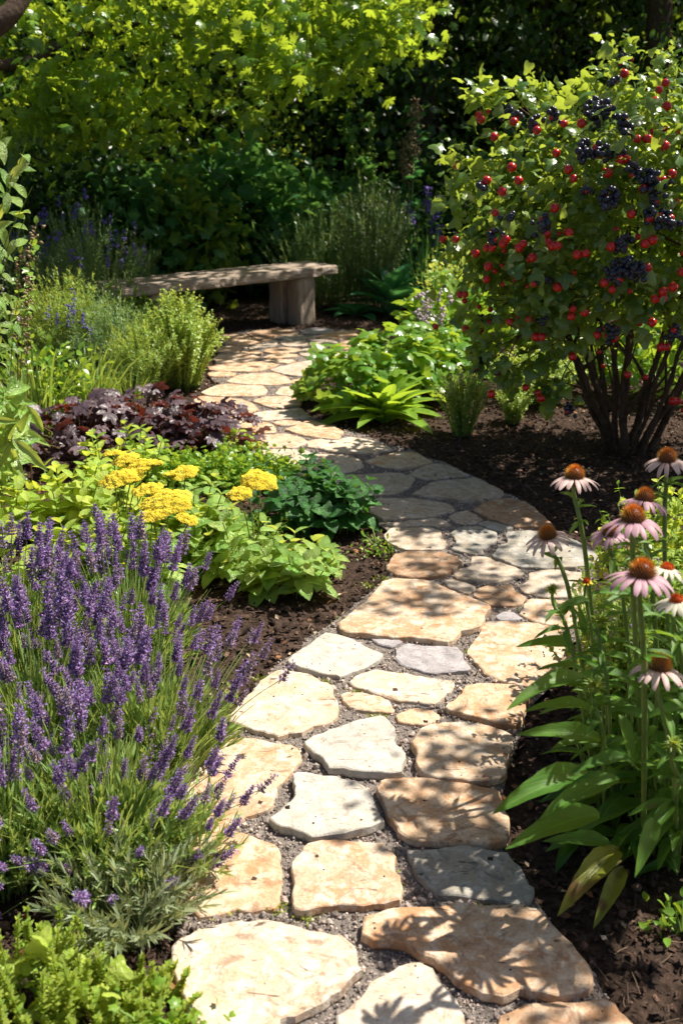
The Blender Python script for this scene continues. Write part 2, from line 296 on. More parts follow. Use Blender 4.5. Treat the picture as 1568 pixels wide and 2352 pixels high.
# ------------------------------------------------------------------ flagstones, traced (crop origin x, y, scale in photo pixels)
CR = {1: (400, 1896, .38265), 2: (900, 1896, .38265), 3: (500, 1500, .31888), 4: (850, 1300, .38265), 5: (750, 1000, .38265), 6: (450, 780, .31888)}
ST = [
(1,'pale',.045,'very large cream stone at the near end with white blotches, beside bright green herbs',[(50,1060),(105,1000),(230,960),(370,925),(490,893),(560,903),(700,897),(830,925),(980,965),(1120,1000),(1200,1050),(1235,1120),(1240,1180),(1272,1215),(1225,1235),(1200,1290),(1110,1350),(1040,1400),(960,1460),(830,1490),(740,1530),(700,1620),(640,1700),(420,1740),(240,1690),(190,1568),(140,1440),(90,1300),(65,1190)]),
(2,'pale',.04,'ivory stone at the bottom edge carrying a round flower shadow',[(310,1160),(220,1180),(150,1220),(40,1270),(-60,1370),(-130,1450),(-200,1510),(-215,1590),(-150,1700),(200,1760),(560,1740),(610,1600),(590,1500),(550,1410),(490,1330),(420,1240),(360,1180)]),
(2,'tan',.045,'very wide brownish stone with dappled shade, pointed at its right end',[(-30,880),(100,845),(250,825),(400,815),(560,785),(700,800),(850,795),(980,805),(1060,825),(1120,870),(1200,950),(1280,1040),(1350,1130),(1410,1210),(1440,1290),(1330,1345),(1200,1370),(1090,1355),(960,1340),(850,1385),(720,1355),(600,1310),(540,1265),(480,1195),(400,1145),(300,1110),(210,1060),(110,1025),(20,1030),(-50,990),(-50,930)]),
(2,'tan',.04,'tan stone cut off by the bottom right of the picture, under dappled shade',[(800,1568),(830,1510),(920,1465),(1050,1435),(1200,1425),(1330,1410),(1480,1392),(1560,1430),(1640,1500),(1720,1600),(1650,1750),(1300,1820),(950,1760),(790,1650)]),
(2,'blue',.035,'blue grey stone in dappled shade against the dark mulch',[(240,450),(330,455),(440,440),(600,420),(700,435),(800,460),(880,470),(930,530),(975,590),(1000,650),(1035,690),(1020,760),(960,800),(850,785),(720,775),(560,745),(430,740),(370,690),(300,610),(265,530)]),
(2,'tan',.04,'tan stone with leaf shadows directly above the blue grey one',[(50,60),(70,10),(180,-5),(350,-10),(480,10),(620,35),(740,50),(820,80),(860,180),(885,270),(870,380),(760,408),(600,412),(440,404),(280,390),(220,370),(170,310),(120,250),(110,200),(60,120)]),
(1,'cream',.04,'squarish cream stone with one flower shadow on its right half',[(800,525),(875,475),(885,430),(960,400),(1100,387),(1250,395),(1390,405),(1430,450),(1470,490),(1465,560),(1500,620),(1520,720),(1500,770),(1400,785),(1270,800),(1130,805),(1060,810),(960,825),(880,850),(835,835),(830,780),(830,670),(810,590)]),
(1,'tan',.03,'sunlit orange stone half behind thin stray lavender stems',[(150,310),(260,300),(380,310),(470,345),(560,370),(690,410),(725,450),(735,560),(765,665),(745,720),(735,790),(690,830),(560,840),(460,830),(360,870),(230,880),(150,830),(60,790),(20,650),(60,420)]),
(1,'white',.045,'smooth pale grey stone with a concave left side and thick shaded edge',[(823,-20),(860,-40),(945,-35),(1010,-20),(1095,-25),(1180,5),(1270,35),(1325,90),(1340,160),(1375,230),(1395,270),(1330,300),(1230,330),(1150,345),(1050,350),(940,365),(880,345),(790,320),(700,290),(675,250),(740,205),(790,165),(820,130),(830,80)]),
(3,'cream',.03,'large tan cream stone partly hidden by violet lavender heads',[(0,930),(150,940),(300,925),(420,945),(560,970),(660,985),(735,1040),(735,1110),(660,1180),(620,1240),(560,1310),(540,1390),(490,1480),(400,1500),(320,1540),(200,1600),(0,1640),(-180,1600),(-220,1350),(-150,1050)]),
(3,'white',.045,'creamy white stone with a pointed left corner and dark left side',[(765,960),(830,915),(950,865),(1080,820),(1180,785),(1340,765),(1400,800),(1450,860),(1460,910),(1440,950),(1500,1010),(1520,1080),(1500,1190),(1440,1200),(1300,1190),(1160,1185),(1060,1160),(940,1160),(900,1080),(840,1040),(780,990)]),
(3,'pale',.035,'large sunlit ivory stone touching the mulch right of the lavender',[(180,810),(220,730),(280,650),(360,580),(420,500),(500,450),(560,420),(640,418),(740,430),(830,450),(900,490),(965,520),(975,610),(1010,640),(1025,690),(1010,760),(960,800),(830,840),(740,890),(640,900),(560,915),(450,885),(370,870),(300,835)]),
(3,'white',.035,'diamond shaped pale grey stone on the mulch side just below the wide shaded slab',[(625,340),(700,280),(790,215),(860,165),(920,130),(1020,140),(1130,180),(1240,240),(1355,290),(1310,345),(1230,390),(1130,420),(1030,465),(950,450),(850,430),(740,405),(660,380)]),
(4,'lilac',.02,'tiny grey sliver between the wide slab and the lilac grey stone',[(145,670),(200,660),(270,668),(330,690),(270,720),(200,710)]),
(4,'lilac',.03,'lilac grey stone in full sun',[(300,735),(350,705),(500,708),(690,720),(720,760),(740,810),(775,870),(700,880),(560,885),(470,880),(400,855),(330,825),(295,785)]),
(4,'pale',.03,'long narrow ivory stone below the lilac grey one',[(5,940),(60,895),(170,865),(260,878),(420,895),(560,915),(650,930),(680,960),(620,1010),(590,1050),(545,1085),(440,1075),(330,1065),(240,1040),(150,1010),(50,985)]),
(3,'cream',.025,'small flaky tan stone under the long narrow ivory one',[(1025,600),(1110,575),(1220,590),(1330,610),(1400,640),(1430,690),(1420,735),(1280,735),(1150,720),(1085,690),(1060,650)]),
(4,'tan',.025,'small oval orange stone in the gravel',[(300,1150),(360,1120),(440,1105),(540,1120),(590,1160),(560,1190),(490,1220),(400,1210),(320,1190)]),
(4,'cream',.03,'very large sunlit cream stone reached by the coneflower leaves',[(755,740),(790,700),(830,650),(835,600),(890,568),(1040,562),(1200,570),(1350,600),(1380,700),(1370,760),(1300,830),(1220,920),(1160,965),(1080,965),(930,920),(860,890),(820,840),(790,800),(755,770)]),
(4,'tan',.04,'rough golden stone with a broken right edge beside the coneflower leaves',[(755,965),(850,948),(950,950),(1060,960),(1130,1010),(1150,1050),(1120,1090),(1110,1180),(1060,1220),(960,1205),(870,1180),(780,1155),(680,1130),(615,1100),(660,1060),(720,1010)]),
(4,'cream',.045,'golden cream stone with thick chipped right corner and streaky leaf shadows',[(395,1330),(430,1290),(460,1240),(560,1210),(700,1197),(830,1205),(960,1245),(1030,1275),(1040,1330),(1025,1400),(1010,1490),(980,1545),(900,1570),(720,1555),(560,1545),(460,1510),(425,1450),(430,1400)]),
(5,'cream',.04,'widest slab of the bend, tan and half under dappled shade',[(190,1350),(280,1270),(360,1210),(420,1150),(470,1080),(560,1065),(740,1075),(840,1110),(960,1160),(1080,1210),(1165,1250),(1130,1310),(1090,1380),(980,1410),(940,1455),(890,1480),(780,1460),(680,1445),(540,1440),(400,1425),(300,1410),(230,1400)]),
(5,'brown',.035,'rust brown stone above the wide shaded slab',[(495,1005),(520,960),(550,910),(640,895),(750,895),(880,910),(950,930),(975,965),(940,1000),(880,1040),(780,1055),(660,1060),(560,1040)]),
(5,'grey',.03,'grey leaf shaped stone right of the rust brown one',[(920,1040),(970,1005),(1020,990),(1040,930),(1130,930),(1220,965),(1320,1000),(1380,1030),(1350,1060),(1250,1085),(1140,1105),(1040,1080),(950,1070)]),
(5,'grey',.025,'small grey stone squeezed above the wide slab',[(860,1085),(920,1075),(1010,1095),(1060,1120),(1020,1165),(950,1145),(890,1115)]),
(5,'brown',.025,'flat brown stone at the right corner of the wide slab',[(1045,1155),(1110,1120),(1200,1120),(1290,1100),(1320,1150),(1385,1190),(1360,1230),(1250,1245),(1160,1240),(1100,1200)]),
(5,'grey',.03,'brownish grey stone crossed by a leaning coneflower stem',[(1335,1120),(1400,1070),(1410,1030),(1500,1010),(1620,1015),(1750,1030),(1790,1100),(1760,1180),(1600,1190),(1480,1180),(1380,1160)]),
(5,'cream',.03,'light stone with a blurred shadow behind the spiky green bud',[(1340,1290),(1370,1230),(1420,1195),(1520,1202),(1660,1208),(1760,1230),(1750,1330),(1640,1380),(1540,1365),(1450,1340),(1390,1315)]),
(5,'lilac',.015,'small rough white grey stone sunk in the gravel',[(1190,1310),(1250,1275),(1310,1285),(1370,1320),(1300,1340),(1220,1335)]),
(5,'blue',.035,'large blue grey stone behind the drooping petals of the leaning coneflower',[(1180,920),(1210,860),(1270,840),(1260,775),(1400,765),(1540,770),(1700,830),(1820,900),(1850,960),(1700,1000),(1560,1000),(1440,995),(1340,985),(1260,955)]),
(5,'blue',.03,'greenish grey stone with a tan lower strip in the middle of the bend',[(910,780),(960,745),(1090,742),(1200,775),(1210,820),(1160,860),(1120,880),(1125,915),(1060,915),(960,895),(910,880),(940,835)]),
(5,'grey',.03,'rounded grey stone beside the dark green mint',[(490,790),(520,748),(640,745),(780,745),(840,760),(860,810),(890,855),(850,880),(740,890),(620,890),(540,860),(500,830)]),
(5,'grey',.02,'thin brownish sliver between two grey stones next to the mint',[(470,720),(560,708),(690,697),(800,685),(870,700),(905,730),(830,738),(700,732),(560,735)]),
(5,'grey',.02,'small pointed grey stone in the middle of the shaded bend',[(890,680),(950,650),(1010,640),(1070,665),(1110,690),(1060,720),(980,725),(920,705)]),
(5,'blue',.02,'small long grey stone with one spot of sun',[(1080,720),(1150,700),(1230,722),(1310,745),(1230,765),(1150,755)]),
(5,'brown',.035,'large dark tan stone at the outer edge of the shaded bend',[(1050,630),(1120,585),(1200,568),(1300,562),(1380,582),(1450,630),(1510,680),(1560,740),(1440,742),(1320,738),(1240,712),(1150,685)]),
(5,'grey',.03,'long grey stone in shade behind the dark mint tops',[(380,562),(500,555),(680,560),(820,572),(910,600),(935,630),(860,660),(740,680),(600,690),(480,697),(400,650)]),
(5,'grey',.035,'large shaded stone with small sun flecks at the outer curve',[(660,530),(720,495),(770,455),(870,445),(1060,430),(1140,462),(1210,495),(1245,530),(1180,558),(1080,572),(960,568),(880,555),(760,545)]),
(5,'grey',.03,'grey wedge stone at the outer curve just where the shade begins',[(640,410),(700,372),(790,342),(870,344),(940,370),(1020,410),(940,422),(860,430),(760,438),(700,425)]),
(5,'grey',.03,'half shaded stone right of the uppermost mint leaves',[(150,440),(330,410),(480,400),(600,400),(680,435),(640,490),(560,525),(400,535),(280,520)]),
(5,'cream',.03,'light stone streaked with sun where the shade begins',[(360,320),(450,290),(560,266),(660,264),(740,295),(795,325),(740,350),(640,365),(540,370),(440,350)]),
(5,'pale',.03,'fully sunlit cream stone at the outer curve by the mulch',[(70,240),(150,195),(280,168),(400,187),(500,225),(550,245),(480,260),(360,278),(240,272),(140,262)]),
(6,'pale',.03,'broad sunlit stone right behind the low parsley',[(560,1000),(740,982),(900,989),(1000,1024),(1200,1020),(1330,1060),(1370,1110),(1280,1150),(1150,1180),(1000,1200),(820,1170),(680,1080)]),
(6,'cream',.03,'sunlit stone right of the small lime green plant',[(500,900),(600,877),(760,870),(880,895),(940,930),(860,965),(720,976),(580,975),(480,950)]),
(6,'tan',.03,'tan stone with a shaded upper corner at the outer curve',[(770,840),(850,808),(960,765),(1080,790),(1215,850),(1170,902),(1040,896),(900,876)]),
(6,'cream',.02,'small narrow stone between three sunlit stones',[(665,785),(760,768),(870,770),(925,785),(860,799),(740,806)]),
(6,'pale',.03,'ivory stone with its right tip in the shadow of the leafy clump',[(475,735),(560,702),(700,687),(880,674),(930,710),(975,740),(920,752),(800,753),(660,764),(540,761)]),
(6,'tan',.03,'broad tan stone directly behind the dark heuchera',[(200,740),(340,736),(480,748),(590,772),(690,800),(695,850),(600,866),(450,880),(320,870),(200,820)]),
(6,'tan',.03,'orange tan stone at the inner edge above the heuchera',[(50,630),(120,583),(280,592),(430,604),(520,632),(565,680),(480,712),(300,721),(150,700),(60,670)]),
(6,'cream',.03,'small cream oval in the middle of the sunlit stretch',[(520,615),(620,587),(760,582),(880,600),(885,640),(800,658),(700,675),(600,650)]),
(6,'cream',.03,'flat cream stone with a dark streak next to the thyme bush shadow',[(125,550),(200,510),(300,488),(460,493),(600,502),(630,540),(600,572),(450,584),(300,581),(180,572)]),
(6,'cream',.03,'cream stone touching the left side of the leafy clump',[(690,560),(740,512),(860,502),(950,520),(970,560),(890,592),(780,573)]),
(6,'cream',.03,'broad light stone where the patio narrows into the walk',[(325,465),(400,424),(520,407),(680,404),(790,440),(820,480),(700,494),(560,491),(420,481)]),
(6,'tan',.02,'small worn stone left of the leafy clump tips',[(800,470),(860,447),(930,442),(980,470),(940,496),(850,493)]),
(6,'grey',.03,'large patio stone in plain shade by the leafy clump',[(660,380),(780,342),(900,312),(1060,307),(1150,350),(1100,400),(940,428),(800,423),(700,400)]),
(6,'tan',.03,'wide patio stone in stripes of sun beside the thyme bush',[(180,350),(300,334),(450,324),(620,316),(720,340),(640,370),(500,394),(300,388),(190,378)]),
(6,'tan',.03,'narrow tan stone at the foot of the thyme bush',[(180,403),(300,391),(390,404),(370,425),(250,430),(190,425)]),
(6,'cream',.03,'brightest patio stone beside the thyme bush',[(215,290),(260,260),(400,254),(520,264),(590,290),(520,312),(400,320),(260,322)]),
(6,'tan',.03,'half lit patio stone in the centre',[(600,285),(640,267),(760,254),(850,260),(868,275),(760,288),(660,296)]),
(6,'grey',.03,'pale grey oval patio stone before the leafy clump',[(860,240),(920,217),(1060,214),(1130,235),(1110,272),(980,281),(890,268)]),
(6,'cream',.02,'small sunlit pointed patio stone',[(600,307),(720,299),(830,302),(848,317),(780,330),(680,322)]),
(6,'tan',.02,'small patio stone at the edge near the bench mulch, sunlit',[(240,240),(270,203),(370,198),(440,215),(410,243),(320,249)]),
(6,'tan',.02,'very small patio stone catching a sun fleck',[(430,242),(480,228),(540,229),(595,247),(580,262),(500,255)]),
(6,'tan',.03,'reddish patio stone behind the half lit one',[(600,243),(640,219),(760,210),(880,216),(850,240),(740,250),(650,254)]),
(6,'tan',.03,'patio stone with a sunlit front edge at the left rim',[(255,135),(330,107),(430,98),(500,125),(560,162),(605,180),(540,193),(430,195),(350,183)]),
(6,'brown',.03,'brown patio stone left of the bench leg',[(470,95),(560,77),(700,64),(780,68),(870,90),(840,112),(700,120),(665,155),(575,158),(505,120)]),
(6,'blue',.03,'dark blue grey patio stone in front of the bench leg',[(695,140),(760,122),(880,114),(965,130),(920,146),(800,153)]),
(6,'lilac',.03,'grey patio stone right beside the bench leg',[(880,85),(940,60),(1060,57),(1140,72),(1130,96),(1000,108),(920,104)]),
(6,'grey',.03,'long grey patio stone near the middle, in shade',[(735,175),(800,162),(925,156),(940,185),(895,201),(790,199),(745,190)]),
(6,'grey',.03,'squarish grey patio stone in shade',[(955,168),(1000,152),(1120,149),(1165,168),(1145,202),(1025,208),(962,195)]),
(6,'tan',.03,'brown tan patio stone at the far right rim',[(1000,128),(1080,100),(1190,84),(1300,92),(1330,125),(1200,141),(1080,139)]),
(6,'grey',.02,'narrow shaded patio stone behind the small sun fleck',[(450,212),(510,200),(620,180),(700,170),(712,195),(620,211),(540,220)]),
(6,'tan',.03,'patio stone mostly behind the yellow green leaf tips',[(1190,162),(1300,152),(1380,190),(1300,225),(1180,220)]),
(6,'grey',.03,'patio stone hidden behind the leafy clump crown',[(1150,245),(1250,238),(1280,285),(1180,302),(1130,285)]),
(6,'grey',.02,'small light grey patio stone left of the clump',[(930,300),(1050,287),(1100,292),(1050,301)]),
(5,'cream',.02,'small mortar pale stone beside the sunlit outer stones',[(0,192),(90,183),(150,200),(90,228),(0,234)]),
(6,'pale',.015,'small pale sunken stone between two sunlit outer stones',[(935,962),(1000,932),(1110,918),(1055,958),(1000,978)]),
(3,'tan',.03,'tan stone edge showing between lavender heads',[(-520,1080),(-350,980),(-200,1010),(-180,1080),(-250,1320),(-300,1500),(-480,1480),(-560,1280)]),
]
def vn(x, y, z=0, f=1.0):
    x, y = np.asarray(x) * f, np.asarray(y) * f
    return (np.sin(x * 1.7 + y * 2.3 + z) + np.sin(x * -2.9 + y * 1.3 + z * 2.1) + np.sin(x * 4.1 - y * 3.7 + z * 3.3) * .6 + np.sin(x * 7.3 + y * 6.1 + z) * .35) / 2.95
POLY = []; DEB = []
def make_stone(idx, crop, colr, th, label, pts):
    ox, oy, s = CR[crop]; th = max(th, .029)
    ring = [G((ox + x * s) * .942308, (oy + y * s) * .942308, th) for x, y in pts]
    n = len(ring); rs = []
    rnd = np.random.default_rng(idx + 50)
    size = max((a - b).length for a in ring for b in ring)
    step = .014 if size > .2 else .01
    for i in range(n):                                   # Catmull-Rom between traced corners, then chips
        p0, p1, p2, p3 = (ring[(i + k - 1) % n] for k in range(4))
        m = max(2, int((p2 - p1).length / step))
        for k in range(m):
            t = k / m; q = .5 * ((2 * p1) + (p2 - p0) * t + (2 * p0 - 5 * p1 + 4 * p2 - p3) * t * t + (3 * p1 - p0 - 3 * p2 + p3) * t ** 3)
            rs.append((q * .35 + p1.lerp(p2, t) * .65)[:2])
    rs = np.array(rs); c = rs.mean(0)
    T = nrm(np.roll(rs, -1, 0) - np.roll(rs, 1, 0)); N = np.stack([T[:, 1], -T[:, 0]], -1)
    if ((rs - c) * N).sum() < 0: N = -N
    j = vn(rs[:, 0], rs[:, 1], idx, 16) * .005 + vn(rs[:, 0], rs[:, 1], idx + 3, 47) * .0028 + rnd.normal(size=len(rs)) * .0012
    rs = rs + N * j[:, None]
    POLY.append(rs.copy())
    rs = rs - c; m = len(rs)
    chip = np.clip(vn(rs[:, 0], rs[:, 1], idx + 9, 14), 0, 1) * .0045
    def lvl(off, z, zj=0): 
        q = rs + N * off[:, None] if np.ndim(off) else rs + N * off
        return np.column_stack([q, z + zj * vn(rs[:, 0], rs[:, 1], idx * 3, 22)])
    inner = rs - N * (.0022 + chip)[:, None]
    sp = max(.018, size / 16)
    lo, hi = rs.min(0), rs.max(0)
    gx, gy = np.meshgrid(np.arange(lo[0], hi[0], sp), np.arange(lo[1], hi[1], sp)); gp = np.column_stack([gx.ravel(), gy.ravel()]) + rnd.normal(size=(gx.size, 2)) * sp * .15
    gp = gp[inside(gp, inner)]
    if len(gp): gp = gp[np.min(np.linalg.norm(gp[:, None] - inner[None, ::2], axis=2), axis=1) > sp * .45]
    allp = [Vector(p) for p in inner] + [Vector(p) for p in gp]
    v2, _, f2, *_ = geometry.delaunay_2d_cdt(allp, [], [list(range(m))], 1, 1e-6)
    v2 = np.array([v[:] for v in v2])
    zt = th + .0028 * vn(v2[:, 0], v2[:, 1], idx, 9) + .0012 * vn(v2[:, 0], v2[:, 1], idx, 31) + (v2[:, 0] * rnd.uniform(-.02, .02)) + v2[:, 1] * rnd.uniform(-.015, .015)
    if len(v2) > m:
        for q_ in rnd.choice(np.arange(m, len(v2)), max(1, int((len(v2) - m) * .16))): DEB.append((c[0] + v2[q_, 0], c[1] + v2[q_, 1], zt[q_]))
    g = Geo(); F3 = [f if len(f) == 3 else f[:3] for f in f2]
    g.add(np.column_stack([v2, zt]), np.array(F3))
    if len(v2) >= m:
        ztop = zt[:m]
        rings = [np.column_stack([v2[:m], ztop]), np.column_stack([rs, ztop - .0022 - chip * .35]), np.column_stack([rs + N * .002, ztop * .6 + .002 * vn(rs[:, 0], rs[:, 1], idx, 60)]),
                 np.column_stack([rs - N * (.003 + .5 * chip)[:, None], ztop * .3]), np.column_stack([rs + N * .001, ztop * 0 - .012])]
        V = np.concatenate(rings); a = np.arange(m); b = (a + 1) % m; F = []
        for k in range(len(rings) - 1): F.append(np.stack([a + k * m, b + k * m, b + (k + 1) * m, a + (k + 1) * m], -1))
        g.add(V, np.concatenate(F))
    o = g.build('flagstone', SM[colr], loc=(c[0], c[1], 0), smooth=True)
    bmn = o.data
    import bmesh
    bm = bmesh.new(); bm.from_mesh(bmn); bmesh.ops.remove_doubles(bm, verts=bm.verts, dist=1e-5); bmesh.ops.recalc_face_normals(bm, faces=bm.faces); bm.to_mesh(bmn); bm.free()
    bmn.set_sharp_from_angle(angle=R(24))
    tag(o, label, 'flagstone', 'flagstones of the garden path')
def inside(p, poly):
    x, y = p[:, 0][:, None], p[:, 1][:, None]; a = poly; b = np.roll(poly, -1, 0)
    c = ((a[None, :, 1] > y) != (b[None, :, 1] > y)) & (x < (b[None, :, 0] - a[None, :, 0]) * (y - a[None, :, 1]) / (b[None, :, 1] - a[None, :, 1] + 1e-12) + a[None, :, 0])
    return c.sum(1) % 2 == 1
for i, (cr, co, th, lb, pts) in enumerate(ST): make_stone(i, cr, co, th, lb, pts)

# ------------------------------------------------------------------ ground, path bed, mulch chips, gravel
BEDP = [(340,2480),(400,2150),(415,1960),(430,1760),(520,1620),(600,1510),(700,1400),(800,1330),(870,1270),(860,1190),(800,1110),(640,1040),(500,960),(430,905),(450,850),(480,800),(490,765),(600,752),(760,748),(880,770),(900,820),(760,850),(715,890),(720,920),(780,980),(900,1020),(1020,1060),(1160,1120),(1250,1190),(1330,1270),(1400,1360),(1400,1460),(1290,1540),(1220,1620),(1180,1720),(1180,1850),(1230,1990),(1330,2150),(1420,2300),(1500,2480)]
allp_ = np.concatenate(POLY); rowL = []; rowR = []
for y_ in np.arange(allp_[:, 1].min() - .05, allp_[:, 1].max(), .07):
    q_ = allp_[np.abs(allp_[:, 1] - y_) < .13]
    if len(q_): rowL.append((q_[:, 0].min() + .035, y_)); rowR.append((q_[:, 0].max() - .035, y_))
bed = np.array(rowL + rowR[::-1])
def instones(p):
    r = np.zeros(len(p), bool)
    for q in POLY:
        lo, hi = q.min(0), q.max(0); k = np.where((p[:, 0] > lo[0]) & (p[:, 0] < hi[0]) & (p[:, 1] > lo[1]) & (p[:, 1] < hi[1]))[0]
        if len(k): r[k[inside(p[k], q)]] = True
    return r
def hgt(x, y):
    return .008 + .012 * vn(x, y, 1, 2.2) + .008 * vn(x, y, 5, 9) + .005 * vn(x, y, 8, 31)
mulch_m = simple('mulch', (.026, .017, .012), (.088, .058, .043), .95, 55, .1, 1.0, 90)
g = Geo(); xs = np.concatenate([[-60, -20, -9], np.arange(-5, 5.001, .04), [9, 20, 60]]); ys = np.concatenate([[-20, -4], np.arange(0, 13, .04), [16, 25, 90]])
X, Y = np.meshgrid(xs, ys); Z = hgt(X, Y)
fl = np.column_stack([X.ravel(), Y.ravel()])
near = (np.abs(fl[:, 0]) < 4.9) & (fl[:, 1] > .1) & (fl[:, 1] < 12.9); Z = Z.ravel() * near
ib = inside(fl, bed) & near; Z[ib] = -.02
nx_, ny_ = len(xs), len(ys); i = np.arange(ny_ - 1)[:, None] * nx_; j = np.arange(nx_ - 1)[None]
q = np.stack([i + j, i + j + 1, i + nx_ + j + 1, i + nx_ + j], -1).reshape(-1, 4)
g.add(np.column_stack([fl, Z]), q); o = g.build('ground', mulch_m, kind='structure'); o['label'] = 'dark brown mulched garden soil'
# bed of the path: flat sheet of sandy grit
grit_m = simple('grit', (.17, .145, .125), (.38, .33, .29), .95, 170, .15, 1.0, 240)
v2, _, f2, *_ = geometry.delaunay_2d_cdt([Vector(p) for p in bed], [], [list(range(len(bed)))], 1, 1e-6)
g = Geo(); g.add(np.array([(v[0], v[1], .0205) for v in v2]), np.array([f[:3] for f in f2]))
o = g.build('path', grit_m, kind='structure'); o['label'] = 'sandy grit bed of the winding stone path'
# gravel grains in the joints
pts = np.column_stack([ru(-1.6, 1.4, 420000), 1.0 + 8.4 * ru(0, 1, 420000) ** 1.7])
pts = pts[inside(pts, bed)]; pts = pts[~instones(pts)]
print('grains', len(pts))
tb = [ico(s, .3) for s in range(3)]
g = Geo(); oc = octa(.5, 1, .45)
sz = np.exp(RNG.normal(size=len(pts)) * .45) * .0030; sz = np.clip(sz * .85, .0014, .009)
pos = np.column_stack([pts, .0205 + sz * .35]); big = sz > .0052
g.inst(oc, pos[~big], rv((~big).sum()), rv((~big).sum()), (sz[~big] * 2.1))
k = np.where(big)[0]
for s in range(3): g.inst(tb[s], pos[k[s::3]], rv(len(k[s::3])), rv(len(k[s::3])), sz[k[s::3]])
gravel_m = simple('gravel', (.20, .17, .15), (.42, .365, .325), .9, 60, .2, 0, 60, island=True)
o = g.build('gravel', gravel_m, smooth=False, kind='stuff'); o['label'] = 'fine grey brown gravel in the joints between the stones'
# mulch chips
n = 150000; pts = np.column_stack([ru(-2.6, 3.4, n), 1.0 + 8.5 * ru(0, 1, n) ** 1.5])
ok = (np.abs(pts[:, 0]) < .36 * pts[:, 1] + .45) & ~instones(pts); ok &= ~(inside(pts, bed) & (ru(0, 1, n) > .07)); pts = pts[ok]
print('chips', len(pts))
chipt = (np.array([(-.5, 0, 0), (.5, .1, 0), (.55, .9, 0), (-.4, 1, 0), (0, .5, .22)], float), np.array([(0, 1, 4), (1, 2, 4), (2, 3, 4), (3, 0, 4)]), np.zeros((5, 2)))
m_ = len(pts); L = np.exp(RNG.normal(size=m_) * .5) * .013; L = np.clip(L, .004, .045)
d = rv(m_); d[:, 2] *= .35; up = rv(m_, .5) + np.array([0, 0, 1.])
z = hgt(pts[:, 0], pts[:, 1]) + .003 + ru(0, .008, m_)
g = Geo(); g.inst(chipt, np.column_stack([pts, z]), d, up, np.column_stack([L * ru(.16, .6, m_), L, L * .7]))
kk = RNG.choice(m_, m_ // 12, False)
g.inst(tb[1], np.column_stack([pts[kk], z[kk] + .002]), rv(len(kk)), rv(len(kk)), ru(.004, .011, len(kk)))
chip_m = simple('bark_chips', (.034, .022, .016), (.118, .078, .058), .9, 30, .2, .6, 200, island=True)
o = g.build('mulch_chips', chip_m, smooth=False, kind='stuff'); o['label'] = 'loose dark brown bark chips over the beds'

# crumbs of soil and bark trodden onto the stones
dq = np.array(DEB); g = Geo(); k = RNG.choice(len(dq), len(dq) // 3, False); p_ = dq[k] + rv(len(k)) * [.004, .004, 0]; s_ = np.clip(np.exp(RNG.normal(size=len(k)) * .5) * .0012, .0007, .003)
g.inst(tb[0], p_, rv(len(k)), rv(len(k)), s_); kk = RNG.choice(len(dq), len(dq) // 26, False); g.inst(chipt, dq[kk] + [0, 0, .001], rv(len(kk)) * [1, 1, .05], rv(len(kk), .1) + [0, 0, 1], ru(.005, .014, len(kk)))
o = g.build('soil_crumbs', chip_m, smooth=False, kind='stuff'); o['label'] = 'crumbs of soil and bark on the stones'
# fallen bits on the mulch, moss in the joints
n = 5600; pts = np.column_stack([ru(-2.2, 3.0, n), 1.2 + 6.5 * ru(0, 1, n) ** 1.4]); pts = pts[~instones(pts) & ~inside(pts, bed)]; m_ = len(pts)
g = Geo(); z = hgt(pts[:, 0], pts[:, 1]) + .013; p3 = np.column_stack([pts, z])
g.inst(T_OVAL, p3[::3], rv(len(p3[::3])) * [1, 1, .2], rv(len(p3[::3]), .3) + [0, 0, 1], ru(.012, .030, len(p3[::3])), 0)
g.inst(T_KITE, p3[1::3], rv(len(p3[1::3])) * [1, 1, .2], rv(len(p3[1::3]), .4) + [0, 0, 1], ru(.010, .024, len(p3[1::3])), 1)
q = p3[2::3]; d2 = nrm(rv(len(q)) * [1, 1, .08]) * ru(.02, .06, (len(q), 1)); g.tubes(np.stack([q, q + d2 * .5 + rv(len(q), .003), q + d2], 1), np.full((1, 3), .0012), 4, 2)
o = g.build('leaf_litter', [simple('brown_litter', (.16, .07, .03), (.34, .17, .07), .8, 20, .2, island=True, trans=.2), simple('pale_litter', (.30, .22, .14), (.50, .40, .28), .8, 20, .2, island=True), simple('twig_litter', (.12, .08, .055), (.30, .22, .15), .8, 20, .2, island=True)], kind='stuff'); o['label'] = 'fallen leaves and twigs on the mulch'
mo = [(560,2242),(828,2010),(640,2093),(690,1600),(745,1570),(600,1560),(880,1330),(845,1345),(895,1100),(1000,1290),(520,2090),(790,1430),(850,1455),(870,1650),(1080,1500),(1150,1560),(1035,1690),(880,2015),(1210,1400),(1150,1280),(960,1180),(1190,1560),(1290,1330),(700,2110),(1130,2090),(1240,2380),(820,1590)]
c = np.array([list(G(x, y, .021)) for x, y in mo]); k = np.repeat(np.arange(len(c)), 60); p3 = c[k] + rv(len(k)) * [.016, .010, 0]; ok = ~instones(p3[:, :2]); p3 = p3[ok]; p3[:, 2] += ru(0, .006, len(p3))
g = Geo(); g.inst(T_KITE, p3, rv(len(p3)) + [0, 0, .6], (0, 0, 1), ru(.005, .012, len(p3))); o = g.build('moss', leafmat('moss', (.10, .14, .02), (.30, .34, .05), trans=.2), kind='stuff'); o['label'] = 'bits of moss in the joints'

